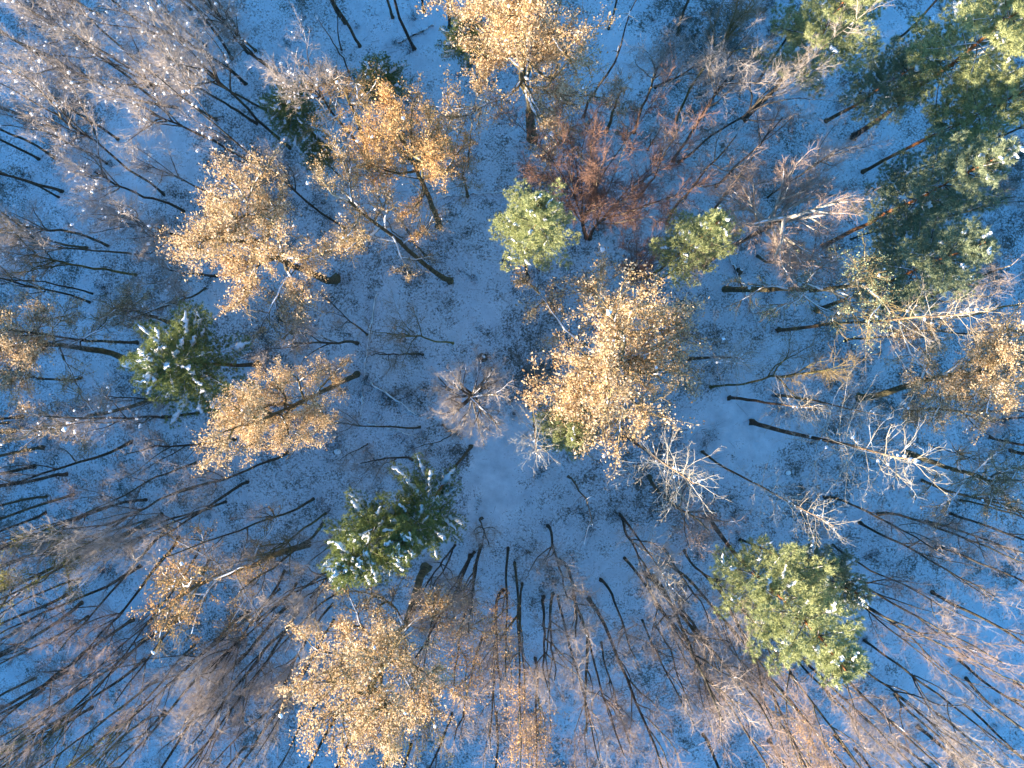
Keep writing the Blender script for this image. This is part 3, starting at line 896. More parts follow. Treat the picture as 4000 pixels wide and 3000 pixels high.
    ('pale', -21.18, 22.85, 11.90, 0.24, -0.36, 1.54, 'pale grey twigged bare tree, second nearest left of the thin leaning dead stem'),
    ('pale', -22.15, 21.91, 11.98, -0.60, 0.08, 1.27, 'pale grey twigged bare tree, third nearest left of the thin leaning dead stem'),
    ('bare', -33.43, 24.96, 13.32, -0.02, -0.36, 1.78, 'dark stemmed bare tree, nearest right of the top left corner'),
    ('bare', -29.66, 24.18, 13.32, -0.21, -0.47, 1.70, 'dark stemmed bare tree, second nearest right of the top left corner'),
    ('pale', -25.16, 22.09, 14.17, 0.31, -0.42, 1.57, 'pale grey twigged bare tree, fifth nearest above right of the bent dark trunk foot'),
    ('bare', -20.10, 23.05, 10.92, 0.21, 0.66, 1.45, 'dark stemmed bare tree, second nearest left of the thin leaning dead stem'),
    ('pale', -25.89, 19.14, 12.79, -0.24, -0.33, 1.76, 'pale grey twigged bare tree, second nearest above right of the bent dark trunk foot'),
    ('pale', -24.30, 17.73, 12.82, -1.17, -1.88, 1.89, 'pale grey twigged bare tree, third nearest above right of the bent dark trunk foot'),
    ('pale', -29.19, 13.88, 9.91, 0.11, 0.22, 1.74, 'pale grey twigged bare tree, just below left of the bent dark trunk foot'),
    ('pale', -19.47, 19.28, 12.75, -0.81, -0.90, 2.03, 'pale grey twigged bare tree, third nearest below left of the thin leaning dead stem'),
    ('pale', -18.06, 17.51, 13.98, -1.25, -1.50, 1.58, 'pale grey twigged bare tree, fourth nearest below left of the thin leaning dead stem'),
    ('pale', -25.27, 11.74, 14.60, 0.47, 1.76, 1.42, 'pale grey twigged bare tree, just below right of the bent dark trunk foot'),
    ('pale', -29.27, 8.21, 10.60, -0.04, -0.16, 1.85, 'pale grey twigged bare tree, nearest below the bent dark trunk foot'),
    ('pale', -26.76, 7.49, 12.61, -0.25, -1.05, 1.50, 'pale grey twigged bare tree, just above the snow laden fir'),
    ('pale', -22.08, 7.48, 10.04, 0.02, 0.07, 1.88, 'pale grey twigged bare tree, nearest left of the broad golden oak'),
    ('bare', -12.57, 23.51, 12.95, 0.70, 0.10, 1.62, 'dark stemmed bare tree, just right of the thin leaning dead stem'),
    ('bare', -11.57, 21.88, 11.86, -0.29, -0.06, 1.68, 'dark stemmed bare tree, just above left of the upper dark fir'),
    ('bare', -9.27, 23.80, 12.57, 0.01, 0.60, 1.61, 'dark stemmed bare tree, just above the upper dark fir'),
    ('bare', -7.79, 21.64, 14.36, -0.06, -0.24, 1.72, 'dark stemmed bare tree, nearest above right of the upper dark fir'),
    ('bare', -7.14, 24.20, 12.43, 0.33, -0.00, 1.30, 'dark stemmed bare tree, second nearest above right of the upper dark fir'),
    ('bare', -5.34, 23.13, 13.59, 0.36, 0.39, 1.87, 'dark stemmed bare tree, just above left of the tall top golden oak'),
    ('pale', -11.32, 14.49, 14.60, -0.02, 0.06, 1.55, 'pale grey twigged bare tree, just left of the deep orange oak'),
    ('bare', -12.60, 9.36, 13.80, -2.71, 2.52, 1.58, 'long dark trunk with a kink leaning up from behind the broad golden oak'),
    ('bare', -8.63, 8.71, 8.58, 0.01, -0.15, 1.04, 'dark stemmed bare tree, nearest below the deep orange oak'),
    ('bare', -7.03, 7.44, 7.80, -0.30, 0.08, 1.11, 'dark stemmed bare tree, second nearest below the deep orange oak'),
    ('pale', -18.73, 21.56, 13.38, 0.07, -0.36, 1.72, 'pale grey twigged bare tree, nearest left of the thin leaning dead stem'),
    ('pale', -17.35, 20.08, 12.07, -0.30, -0.33, 1.63, 'pale grey twigged bare tree, nearest below left of the thin leaning dead stem'),
    ('pale', -17.32, 19.96, 7.82, -0.20, -0.18, 1.67, 'pale grey twigged bare tree, second nearest below left of the thin leaning dead stem'),
    ('pale', 7.29, 15.82, 12.85, -0.24, 0.11, 1.62, 'pale grey twigged bare tree, just above right of the many stemmed red tree'),
    ('bare', 10.26, 22.48, 11.99, -0.28, 0.42, 1.35, 'dark stemmed bare tree, just right of the tall top golden oak'),
    ('bare', 5.53, 22.83, 12.19, -0.02, 0.58, 1.19, 'dark stemmed bare tree, just above right of the tall top golden oak'),
    ('pale', 9.94, 13.86, 14.60, 0.25, 0.92, 2.07, 'long double trunked bare tree leaning to the top, greyish pink crown'),
    ('pale', 10.36, 13.80, 14.60, 3.12, 0.44, 1.68, 'pale grey twigged bare tree, just above the small bright green pine'),
    ('oakx', 5.39, 15.93, 6.23, -0.13, 0.04, 1.73, 'small bare oak with white bent limbs and a few leaves beside the white snag'),
    ('red', 9.54, 9.60, 14.20, -0.11, 0.35, 1.70, 'red twigged bare tree, just above left of the small bright green pine'),
    ('red', 12.90, 12.11, 12.45, -0.26, 0.26, 1.50, 'red twigged bare tree, second nearest above the small bright green pine'),
    ('red', 12.07, 9.69, 10.92, 0.07, 0.55, 1.45, 'red twigged bare tree, nearest above the small bright green pine'),
    ('mossy', 10.15, 16.64, 13.50, 0.82, 1.13, 1.73, 'mossy limbed bare tree, just above right of the many stemmed red tree'),
    ('bare', 15.78, 19.32, 13.17, 0.06, 0.06, 1.37, 'dark stemmed bare tree, just left of the shaded pine at the upper right'),
    ('red', 8.25, 14.66, 5.00, 0.18, -0.50, 1.77, 'red twigged bare tree, nearest above right of the many stemmed red tree'),
    ('red', 7.38, 11.25, 14.04, 0.14, -0.09, 1.31, 'red twigged bare tree, just right of the many stemmed red tree'),
    ('redx', 7.05, 5.82, 6.24, 0.11, 0.72, 1.88, 'red brown bushy bare tree, just below left of the small bright green pine'),
    ('red', 8.74, 18.91, 7.02, 2.04, -1.28, 1.23, 'red twigged bare tree, second nearest above right of the many stemmed red tree'),
    ('bare', 25.01, 22.00, 11.78, -0.46, 0.66, 1.19, 'dark stemmed bare tree, just above the shaded pine at the upper right'),
    ('bare', 29.38, 14.18, 12.14, 0.02, 0.28, 1.49, 'dark stemmed bare tree, just above the touching pair of pines'),
    ('red', 27.59, 9.95, 7.49, 0.02, -0.05, 2.29, 'red brown bare tree in deep shade right of the blue green pines'),
    ('bare', 31.76, -5.06, 11.54, 0.12, 0.13, 1.42, 'dark stemmed bare tree, just above the sparse white limbed oak'),
    ('bare', 33.13, -5.96, 14.07, -0.71, 0.06, 1.76, 'dark stemmed bare tree, just above right of the sparse white limbed oak'),
    ('bare', 32.58, 2.44, 13.00, -0.05, -0.40, 1.44, 'dark stemmed bare tree, just above right of the white limbed golden oak'),
    ('bare', 27.19, -8.05, 14.26, 0.08, -0.04, 1.77, 'dark stemmed bare tree, just left of the sparse white limbed oak'),
    ('bare', 29.73, -9.38, 13.00, 0.19, -0.10, 1.31, 'dark stemmed bare tree, nearest below left of the sparse white limbed oak'),
    ('bare', 26.91, -3.16, 10.14, -0.23, 0.15, 1.41, 'dark stemmed bare tree, just above right of the long leaning dead larch'),
    ('bare', 20.56, -9.25, 10.92, 0.45, -0.01, 1.17, 'dark stemmed bare tree, just below left of the long leaning dead larch'),
    ('bare', 27.57, -5.60, 6.24, -0.19, -0.05, 0.77, 'dark stemmed bare tree, just right of the long leaning dead larch'),
    ('bare', 31.85, -3.95, 11.41, -0.19, 0.79, 1.27, 'dark stemmed bare tree, just below the white limbed golden oak'),
    ('mossy', 28.92, 3.13, 12.56, 0.13, 0.51, 1.32, 'mossy limbed bare tree, just above the white limbed golden oak'),
    ('red', 21.79, 1.58, 7.80, 0.72, -0.23, 1.67, 'red twigged bare tree, just above the long leaning dead larch'),
    ('bare', 24.74, 2.28, 10.92, 0.32, -0.25, 1.17, 'dark stemmed bare tree, just above left of the white limbed golden oak'),
    ('red', 15.80, 7.37, 8.74, 0.36, -0.91, 1.64, 'red twigged bare tree, just below left of the pale limbed beech'),
    ('bare', -30.60, 4.28, 12.57, 0.85, 0.75, 1.47, 'curved dark trunk, lower of a pair sharing one foot on the left'),
    ('bare', -30.37, 4.87, 11.52, 0.07, 0.29, 1.22, 'curved dark trunk, upper of a pair sharing one foot on the left'),
    ('bare', -27.26, 1.48, 13.39, 0.55, -0.29, 1.41, 'dark stemmed bare tree, just above left of the snow laden fir'),
    ('bare', -21.98, -3.05, 12.90, -0.70, 0.08, 1.53, 'dark stemmed bare tree, just below right of the snow laden fir'),
    ('bare', -20.42, -5.32, 11.92, -0.10, 0.30, 1.64, 'dark trunk forking twice on the snow below the snow laden fir'),
    ('bare', -27.78, -5.50, 13.54, -0.17, -0.53, 1.82, 'dark stemmed bare tree, just right of the thin golden oak'),
    ('bare', -16.80, -6.23, 14.07, -0.27, 0.07, 1.58, 'dark stemmed bare tree, nearest below the rusty oak'),
    ('bare', -19.58, -8.30, 12.68, -0.08, -0.20, 1.52, 'dark stemmed bare tree, second nearest below the rusty oak'),
    ('bare', -26.74, -9.57, 13.09, -0.00, -0.32, 1.56, 'dark stemmed bare tree, third nearest above left of the half bare golden oak'),
    ('bare', -27.84, -9.68, 11.74, -0.25, -0.06, 1.26, 'dark stemmed bare tree, fourth nearest above left of the half bare golden oak'),
    ('red', -23.22, -6.95, 11.74, -0.07, -0.27, 1.58, 'red twigged bare tree, just below left of the rusty oak'),
    ('bare', -34.61, -7.20, 13.07, -0.58, -0.56, 1.56, 'dark stemmed bare tree, second nearest below left of the thin golden oak'),
    ('bare', -34.04, -5.89, 11.51, -0.24, -0.67, 1.56, 'dark stemmed bare tree, nearest below left of the thin golden oak'),
    ('bare', -32.42, -7.79, 14.34, -0.08, -0.02, 1.94, 'dark stemmed bare tree, nearest below the thin golden oak'),
    ('bare', -35.99, -4.75, 11.90, -0.03, -0.44, 1.66, 'dark stemmed bare tree, second nearest left of the thin golden oak'),
    ('bare', -35.43, -3.72, 13.21, -0.26, 0.22, 1.55, 'dark stemmed bare tree, nearest left of the thin golden oak'),
    ('bare', -36.42, -4.16, 13.10, -0.47, 0.40, 1.32, 'dark stemmed bare tree, third nearest left of the thin golden oak'),
    ('bare', -31.89, -9.21, 13.67, 0.32, 0.16, 1.54, 'dark stemmed bare tree, third nearest below the thin golden oak'),
    ('mossy', -27.31, 6.21, 11.90, -0.24, -0.33, 1.64, 'mossy limbed bare tree, just above left of the snow laden fir'),
    ('pale', -21.67, 6.09, 7.51, -0.14, -0.56, 1.99, 'pale grey twigged bare tree, just below left of the broad golden oak'),
    ('red', -22.43, 5.23, 6.38, -0.24, -1.45, 1.41, 'red twigged bare tree, just below left of the broad golden oak'),
    ('bare', -33.87, -9.38, 12.78, 0.07, 0.02, 1.74, 'dark stemmed bare tree, second nearest below the thin golden oak'),
    ('bare', -23.27, -2.51, 9.36, 0.35, 0.14, 1.09, 'dark stemmed bare tree, just below the snow laden fir'),
    ('bare', -31.33, -1.01, 9.36, 0.34, 0.58, 1.23, 'dark stemmed bare tree, just above right of the thin golden oak'),
    ('mossy', -5.17, 1.41, 8.58, -2.60, 0.53, 1.79, 'leaning bare tree with snow along its bent trunk, left of the clearing'),
    ('bare', -7.27, 0.61, 6.24, -1.54, -0.29, 1.73, 'low bare tree with a fan of twigs beside the two dark stumps'),
    ('bare', -11.84, 1.41, 10.14, -1.19, -0.11, 1.87, 'dark stemmed bare tree, nearest above right of the rusty oak'),
    ('bare', -7.50, -4.44, 10.14, -3.52, 1.25, 1.15, 'dark stemmed bare tree, nearest below left of the cream limbed clearing tree'),
    ('bare', -11.17, -5.63, 7.02, 0.24, -0.34, 0.71, 'dark stemmed bare tree, just right of the rusty oak'),
    ('bare', -8.04, -6.70, 7.02, -1.43, 0.33, 1.39, 'dark stemmed bare tree, second nearest below left of the cream limbed clearing tree'),
    ('bare', -14.98, -9.48, 13.57, -0.84, 0.56, 1.67, 'dark stemmed bare tree, just above left of the green fir'),
    ('red', -5.34, -4.98, 5.46, -1.39, -0.54, 0.96, 'small red twiggy crown below the sunlit bare tree with cream limbs'),
    ('bare', -11.13, 2.00, 9.36, -0.34, 1.23, 0.88, 'dark stemmed bare tree, second nearest above right of the rusty oak'),
    ('red', -5.87, -4.27, 4.68, 1.32, -0.12, 0.81, 'red twigged bare tree, just below left of the cream limbed clearing tree'),
    ('bare', -33.94, -10.51, 12.67, -0.01, -0.29, 1.49, 'dark stemmed bare tree, second nearest above right of the ivy covered tree'),
    ('bare', -26.48, -10.92, 13.75, 0.06, 0.51, 1.38, 'dark stemmed bare tree, second nearest above left of the half bare golden oak'),
    ('bare', -27.24, -14.26, 12.54, -0.39, -0.13, 1.73, 'dark stemmed bare tree, just left of the half bare golden oak'),
    ('bare', -32.55, -16.31, 13.16, -0.14, 0.24, 1.54, 'dark stemmed bare tree, nearest right of the ivy covered tree'),
    ('bare', -31.45, -16.86, 13.09, 0.40, 0.36, 1.79, 'dark stemmed bare tree, third nearest right of the ivy covered tree'),
    ('bare', -31.03, -17.84, 12.51, -0.24, 0.16, 1.46, 'dark stemmed bare tree, just below right of the ivy covered tree'),
    ('bare', -31.48, -15.15, 12.44, -0.17, 0.18, 1.39, 'dark stemmed bare tree, second nearest right of the ivy covered tree'),
    ('bare', -36.13, -12.82, 13.41, 0.01, 0.11, 1.35, 'dark stemmed bare tree, just above the ivy covered tree'),
    ('bare', -34.80, -12.10, 12.47, 0.60, 0.19, 1.46, 'dark stemmed bare tree, nearest above right of the ivy covered tree'),
    ('bare', -26.24, -22.48, 12.91, -0.00, 0.11, 1.52, 'dark stemmed bare tree, third nearest below left of the half bare golden oak'),
    ('bare', -26.71, -25.03, 12.11, 0.32, 0.25, 1.53, 'dark stemmed bare tree, third nearest above left of the bottom edge beside the oak'),
    ('bare', -25.66, -24.63, 12.13, -0.30, -0.43, 1.22, 'dark stemmed bare tree, second nearest above left of the bottom edge beside the oak'),
    ('bare', -21.52, -22.39, 13.58, 0.04, -0.23, 1.79, 'dark stemmed bare tree, just above the bottom edge beside the oak'),
    ('bare', -22.16, -21.02, 13.13, 0.34, -0.22, 1.54, 'dark stemmed bare tree, just below the half bare golden oak'),
    ('bare', -34.85, -22.28, 13.08, -0.34, -0.06, 1.67, 'dark stemmed bare tree, nearest right of the left edge near the bottom'),
    ('bare', -31.60, -22.91, 12.72, -1.06, -0.14, 1.76, 'dark stemmed bare tree, fourth nearest right of the left edge near the bottom'),
    ('bare', -32.74, -21.82, 12.60, -0.13, 0.53, 1.72, 'dark stemmed bare tree, third nearest right of the left edge near the bottom'),
    ('bare', -27.10, -20.95, 13.63, -0.06, 0.31, 1.40, 'dark stemmed bare tree, second nearest below left of the half bare golden oak'),
    ('bare', -29.04, -25.71, 12.27, -0.26, -0.24, 1.46, 'dark stemmed bare tree, just left of the bottom edge beside the oak'),
    ('bare', -30.90, -24.40, 13.26, -0.10, -0.03, 1.89, 'dark stemmed bare tree, fifth nearest right of the left edge near the bottom'),
    ('bare', -22.10, -26.31, 12.26, -0.15, 0.39, 1.27, 'dark stemmed bare tree, nearest above left of the bottom edge beside the oak'),
    ('bare', -34.31, -23.10, 11.83, -0.42, 0.07, 1.33, 'dark stemmed bare tree, second nearest right of the left edge near the bottom'),
    ('bare', -24.32, -17.96, 14.19, 0.01, 0.37, 1.49, 'dark stemmed bare tree, nearest below left of the half bare golden oak'),
    ('bare', -19.50, -17.38, 12.30, -0.15, 0.14, 1.71, 'dark stemmed bare tree, nearest below right of the half bare golden oak'),
    ('bare', -36.70, -20.36, 14.20, 0.44, 0.29, 1.65, 'dark stemmed bare tree, just above the left edge near the bottom'),
    ('bare', -25.66, -10.65, 14.29, -0.12, -0.11, 1.87, 'dark stemmed bare tree, nearest above left of the half bare golden oak'),
    ('bare', -33.56, -24.76, 11.91, -0.23, 0.26, 1.17, 'dark stemmed bare tree, just below right of the left edge near the bottom'),
    ('bare', -36.01, -18.81, 12.28, -0.71, 0.13, 1.67, 'dark stemmed bare tree, just below the ivy covered tree'),
    ('bare', -19.91, -27.06, 13.85, 0.06, 0.22, 1.50, 'dark stemmed bare tree, nearest above right of the bottom edge beside the oak'),
    ('pale', -21.79, -8.25, 14.60, -0.70, -0.36, 1.29, 'pale grey fan shaped crown beside the mistletoe clumps'),
    ('pale', -21.17, -9.69, 14.60, -0.40, -0.05, 1.04, 'pale grey twigged bare tree, just above the half bare golden oak'),
    ('red', -24.46, -12.23, 13.84, 1.45, -2.30, 1.85, 'red twigged bare tree, second nearest above the half bare golden oak'),
    ('red', -25.18, -11.51, 13.82, 1.09, -1.95, 1.45, 'red twigged bare tree, just above left of the half bare golden oak'),
    ('red', -22.30, -13.67, 13.67, 1.50, -2.00, 1.59, 'red twigged bare tree, just above right of the half bare golden oak'),
    ('red', -23.02, -13.13, 14.20, 1.14, -3.15, 1.31, 'red twigged bare tree, nearest above the half bare golden oak'),
    ('red', -24.14, -15.85, 14.05, 0.54, -0.77, 1.31, 'red twigged bare tree, just left of the half bare golden oak'),
    ('pale', -17.06, -14.55, 14.60, 0.59, -1.93, 1.04, 'pale grey twigged bare tree, just right of the half bare golden oak'),
    ('red', -16.18, -17.44, 14.20, 0.45, -1.89, 1.44, 'red twigged bare tree, just right of the half bare golden oak'),
    ('mist', -27.10, -19.51, 13.00, 0.03, -1.62, 1.48, 'yellowish bare tree at the bottom left corner'),
    ('mist', -23.45, -19.85, 13.00, 0.01, -1.74, 0.81, 'small yellow green clump cut by the bottom edge'),
    ('red', -27.81, -18.06, 11.77, 0.27, -0.40, 1.53, 'red twigged bare tree, just below left of the half bare golden oak'),
    ('red', -21.27, -19.11, 12.19, 0.23, -0.25, 1.37, 'red twigged bare tree, just below right of the half bare golden oak'),
    ('bare', -17.12, -18.90, 14.31, 0.67, 0.22, 1.93, 'dark stemmed bare tree, second nearest below right of the half bare golden oak'),
    ('bare', -16.22, -15.45, 13.00, 0.04, 0.03, 1.29, 'dark stemmed bare tree, third nearest below left of the green fir'),
    ('bare', -16.83, -17.15, 13.99, -0.34, -0.06, 1.87, 'dark stemmed bare tree, second nearest right of the half bare golden oak'),
    ('bare', -16.46, -18.46, 12.15, -0.11, -0.12, 1.30, 'dark stemmed bare tree, third nearest below right of the half bare golden oak'),
    ('bare', -5.04, -12.68, 11.50, -0.24, 0.14, 1.43, 'dark stemmed bare tree, second nearest right of the green fir'),
    ('bare', -5.20, -12.89, 13.09, -0.39, 0.25, 1.27, 'dark stemmed bare tree, nearest right of the green fir'),
    ('bare', -3.96, -13.38, 14.27, -0.25, -0.34, 1.69, 'dark stemmed bare tree, third nearest right of the green fir'),
    ('bare', -1.70, -15.86, 11.63, -0.09, -0.33, 1.55, 'dark stemmed bare tree, just above right of the big bottom golden oak'),
    ('bare', -3.16, -19.24, 12.48, -0.35, 0.71, 1.52, 'dark stemmed bare tree, nearest right of the big bottom golden oak'),
    ('bare', -2.30, -19.78, 12.74, 0.07, 0.28, 1.53, 'dark stemmed bare tree, second nearest right of the big bottom golden oak'),
    ('bare', -2.19, -24.48, 13.23, 0.53, 0.10, 1.47, 'dark stemmed bare tree, just above left of the middle of the bottom edge'),
    ('bare', -13.82, -14.40, 11.69, 0.17, 0.32, 1.52, 'dark stemmed bare tree, nearest below left of the green fir'),
    ('bare', -13.39, -16.15, 11.71, -0.52, -0.17, 1.18, 'dark stemmed bare tree, second nearest below left of the green fir'),
    ('bare', -13.57, -18.00, 13.04, 0.36, -0.15, 1.33, 'dark stemmed bare tree, just above left of the big bottom golden oak'),
    ('bare', -14.04, -23.04, 12.49, -0.01, 0.36, 1.43, 'dark stemmed bare tree, nearest below left of the big bottom golden oak'),
    ('bare', -13.23, -24.46, 13.11, -0.23, -0.73, 1.35, 'dark stemmed bare tree, second nearest below left of the big bottom golden oak'),
    ('bare', -12.47, -26.11, 12.29, -0.22, -0.01, 1.34, 'dark stemmed bare tree, third nearest below left of the big bottom golden oak'),
    ('bare', -9.80, -27.29, 14.33, -0.04, 0.02, 1.98, 'dark stemmed bare tree, second nearest below the big bottom golden oak'),
    ('bare', -8.17, -26.84, 14.14, -0.60, 0.31, 1.67, 'dark stemmed bare tree, nearest below the big bottom golden oak'),
    ('bare', -17.05, -24.06, 12.97, -0.04, -0.62, 1.83, 'dark stemmed bare tree, second nearest above right of the bottom edge beside the oak'),
    ('bare', -5.28, -24.61, 11.77, -0.21, 0.16, 1.26, 'dark stemmed bare tree, just below right of the big bottom golden oak'),
    ('bare', -12.92, -27.87, 11.39, 0.31, 1.27, 1.47, 'dark stemmed bare tree, just right of the bottom edge beside the oak'),
    ('bare', -17.42, -15.84, 11.54, -0.08, 0.02, 1.16, 'dark stemmed bare tree, nearest right of the half bare golden oak'),
    ('bare', -15.50, -21.30, 13.33, -0.26, 0.33, 1.61, 'dark stemmed bare tree, just left of the big bottom golden oak'),
    ('bare', -3.21, -12.67, 13.19, -0.24, 0.01, 1.42, 'straight dark trunk with rusty twigs pointing down the picture from the lower clearing'),
    ('bare', -3.15, -10.78, 6.24, 0.47, 0.20, 2.20, 'short bare tree with twigs spread flat like a star on the lower clearing'),
    ('bare', -3.69, -13.16, 13.59, -0.59, 0.65, 1.32, 'dark stemmed bare tree, fourth nearest right of the green fir'),
    ('mossy', -14.12, -10.49, 12.17, 0.16, -0.07, 1.44, 'mossy limbed bare tree, just above left of the green fir'),
    ('bare', -14.34, -11.25, 12.99, 0.27, 0.41, 1.76, 'dark stemmed bare tree, just left of the green fir'),
    ('pale', -10.73, -11.99, 14.60, -0.80, -0.47, 1.04, 'pale grey twigged bare tree, just above the green fir'),
    ('red', -10.01, -9.65, 9.36, -1.95, -1.17, 1.03, 'red twigged bare tree, just above the green fir'),
    ('pale', -13.64, -16.88, 13.70, 0.46, -0.35, 1.32, 'pale grey twigged bare tree, just below left of the green fir'),
    ('mist', -6.44, -16.11, 13.00, 0.44, -3.15, 1.21, 'yellow green flecked bare tree, just above right of the big bottom golden oak'),
    ('redm', -3.21, -12.68, 13.80, 0.01, -2.54, 1.58, 'mossy rusty leaved bare tree, nearest right of the green fir'),
    ('redm', -1.33, -12.85, 13.80, 0.01, -1.28, 1.45, 'mossy rusty leaved bare tree, second nearest right of the green fir'),
    ('redm', -0.89, -13.92, 13.80, -0.04, -3.43, 1.85, 'mossy rusty leaved bare tree, third nearest right of the green fir'),
    ('redm', -0.35, -15.36, 13.80, 0.36, -3.47, 1.58, 'mossy rusty leaved bare tree, just left of the dead larch with white arms'),
    ('bare', 1.46, -11.35, 12.67, -0.05, 0.42, 1.44, 'dark stemmed bare tree, fourth nearest left of the dead larch with white arms'),
    ('bare', 2.27, -13.78, 12.52, 0.46, 0.49, 1.65, 'dark stemmed bare tree, second nearest left of the dead larch with white arms'),
    ('bare', 1.14, -16.28, 13.02, 0.29, 0.25, 1.80, 'dark stemmed bare tree, fifth nearest left of the dead larch with white arms'),
    ('bare', 1.79, -16.06, 12.90, 0.08, 0.25, 1.75, 'dark stemmed bare tree, third nearest left of the dead larch with white arms'),
    ('bare', 5.12, -15.06, 11.74, 0.37, -0.13, 1.57, 'dark stemmed bare tree, nearest left of the dead larch with white arms'),
    ('bare', 4.11, -18.65, 12.51, -0.12, -0.52, 1.70, 'dark stemmed bare tree, third nearest below left of the dead larch with white arms'),
    ('bare', 5.18, -19.45, 11.59, -0.19, 0.36, 1.18, 'dark stemmed bare tree, second nearest below left of the dead larch with white arms'),
    ('bare', 8.02, -17.86, 11.55, 0.40, 0.32, 1.44, 'dark stemmed bare tree, nearest below the dead larch with white arms'),
    ('bare', 8.88, -18.29, 11.91, 0.07, 0.34, 1.39, 'dark stemmed bare tree, second nearest below the dead larch with white arms'),
    ('bare', 8.76, -14.88, 14.33, 0.17, -0.20, 2.03, 'dark stemmed bare tree, nearest below left of the dead larch with white arms'),
    ('bare', 10.64, -16.44, 11.69, -0.30, 0.24, 1.63, 'dark stemmed bare tree, just below right of the dead larch with white arms'),
    ('bare', 9.49, -12.88, 11.33, -0.46, -0.29, 1.51, 'dark stemmed bare tree, just above the dead larch with white arms'),
    ('bare', 10.88, -12.98, 14.34, 0.16, 0.54, 1.58, 'dark stemmed bare tree, just above right of the dead larch with white arms'),
    ('bare', 12.89, -17.94, 11.51, -0.18, 0.57, 1.33, 'dark stemmed bare tree, just left of the largest yellow green pine'),
    ('bare', 12.30, -25.98, 11.57, 0.43, 0.19, 1.50, 'dark stemmed bare tree, just below left of the lower right pinkish crowns'),
    ('redm', 0.55, -20.63, 13.62, 0.09, -0.25, 1.57, 'mossy rusty leaved bare tree, just above the middle of the bottom edge'),
    ('bare', 6.65, -10.84, 13.09, 0.01, 0.09, 1.77, 'dark stemmed bare tree, just above left of the dead larch with white arms'),
    ('bare', 1.58, -18.12, 12.39, -0.70, -0.19, 1.20, 'dark stemmed bare tree, fourth nearest below left of the dead larch with white arms'),
    ('redm', 15.05, -21.61, 12.02, 0.46, 0.04, 1.37, 'mossy rusty leaved bare tree, just above the lower right pinkish crowns'),
    ('red', 4.29, -16.41, 14.20, 2.31, -2.98, 1.70, 'red twigged bare tree, second nearest below left of the dead larch with white arms'),
    ('red', 8.20, -14.59, 14.20, 2.46, -2.49, 2.22, 'red twigged bare tree, nearest below left of the dead larch with white arms'),
    ('red', 6.77, -13.53, 14.20, 2.18, -3.17, 1.57, 'red twigged bare tree, nearest left of the dead larch with white arms'),
    ('red', 3.22, -16.24, 14.20, 1.54, -2.63, 1.57, 'red twigged bare tree, second nearest left of the dead larch with white arms'),
    ('red', 2.15, -16.24, 14.20, 0.63, -3.31, 1.31, 'red twigged bare tree, third nearest left of the dead larch with white arms'),
    ('red', 9.61, -13.87, 14.20, 2.21, -2.14, 1.70, 'red twigged bare tree, just above right of the dead larch with white arms'),
    ('red', 8.92, -16.74, 14.20, 2.54, -2.73, 1.96, 'red twigged bare tree, just below the dead larch with white arms'),
    ('bare', 21.18, -12.56, 14.08, -0.20, 0.24, 1.37, 'dark stemmed bare tree, just above right of the largest yellow green pine'),
    ('bare', 22.96, -10.99, 12.00, 0.40, -0.10, 1.28, 'dark stemmed bare tree, second nearest below the long leaning dead larch'),
    ('bare', 24.22, -10.37, 11.48, 0.25, 0.72, 1.35, 'dark stemmed bare tree, nearest below the long leaning dead larch'),
    ('bare', 29.11, -10.33, 12.33, 0.58, 0.04, 1.44, 'dark stemmed bare tree, second nearest below left of the sparse white limbed oak'),
    ('bare', 27.44, -10.87, 12.86, -0.21, 0.02, 1.39, 'dark stemmed bare tree, third nearest below left of the sparse white limbed oak'),
    ('bare', 28.20, -12.68, 12.10, -0.18, 0.12, 1.47, 'dark stemmed bare tree, fourth nearest below left of the sparse white limbed oak'),
    ('bare', 27.93, -15.74, 12.35, 0.78, 0.01, 1.57, 'dark stemmed bare tree, just left of the right edge beside the pine'),
    ('bare', 17.90, -19.42, 12.70, 0.20, -0.16, 1.31, 'dark stemmed bare tree, second nearest below the largest yellow green pine'),
    ('bare', 23.32, -19.16, 13.96, -0.07, -0.08, 1.65, 'dark stemmed bare tree, just below right of the largest yellow green pine'),
    ('bare', 23.50, -16.79, 13.10, -0.19, -0.30, 1.27, 'dark stemmed bare tree, just right of the largest yellow green pine'),
    ('redm', 16.75, -21.81, 13.97, 0.27, -0.01, 1.52, 'mossy rusty leaved bare tree, just above right of the lower right pinkish crowns'),
    ('bare', 16.89, -26.26, 13.10, -0.48, 0.41, 1.73, 'dark stemmed bare tree, just below right of the lower right pinkish crowns'),
    ('bare', 22.77, -26.75, 12.60, -0.50, -0.13, 1.50, 'dark stemmed bare tree, nearest above right of the bottom edge below the pine'),
    ('bare', 25.85, -26.50, 12.25, 0.42, 0.15, 1.73, 'dark stemmed bare tree, just right of the bottom edge below the pine'),
    ('bare', 27.10, -25.19, 14.10, -0.16, 0.20, 1.82, 'dark stemmed bare tree, third nearest above right of the bottom edge below the pine'),
    ('bare', 30.37, -23.70, 11.61, 0.24, -0.83, 1.19, 'dark stemmed bare tree, nearest above left of the bottom right corner'),
    ('bare', 30.44, -21.81, 12.79, -0.06, 0.08, 1.64, 'dark stemmed bare tree, second nearest below left of the right edge beside the pine'),
    ('bare', 29.90, -20.52, 12.68, 0.29, -0.22, 1.78, 'dark stemmed bare tree, nearest below left of the right edge beside the pine'),
    ('bare', 33.72, -22.05, 14.29, 0.18, 0.48, 1.62, 'dark stemmed bare tree, just below the right edge beside the pine'),
    ('bare', 25.21, -26.40, 12.31, -0.06, -0.22, 1.36, 'dark stemmed bare tree, second nearest above right of the bottom edge below the pine'),
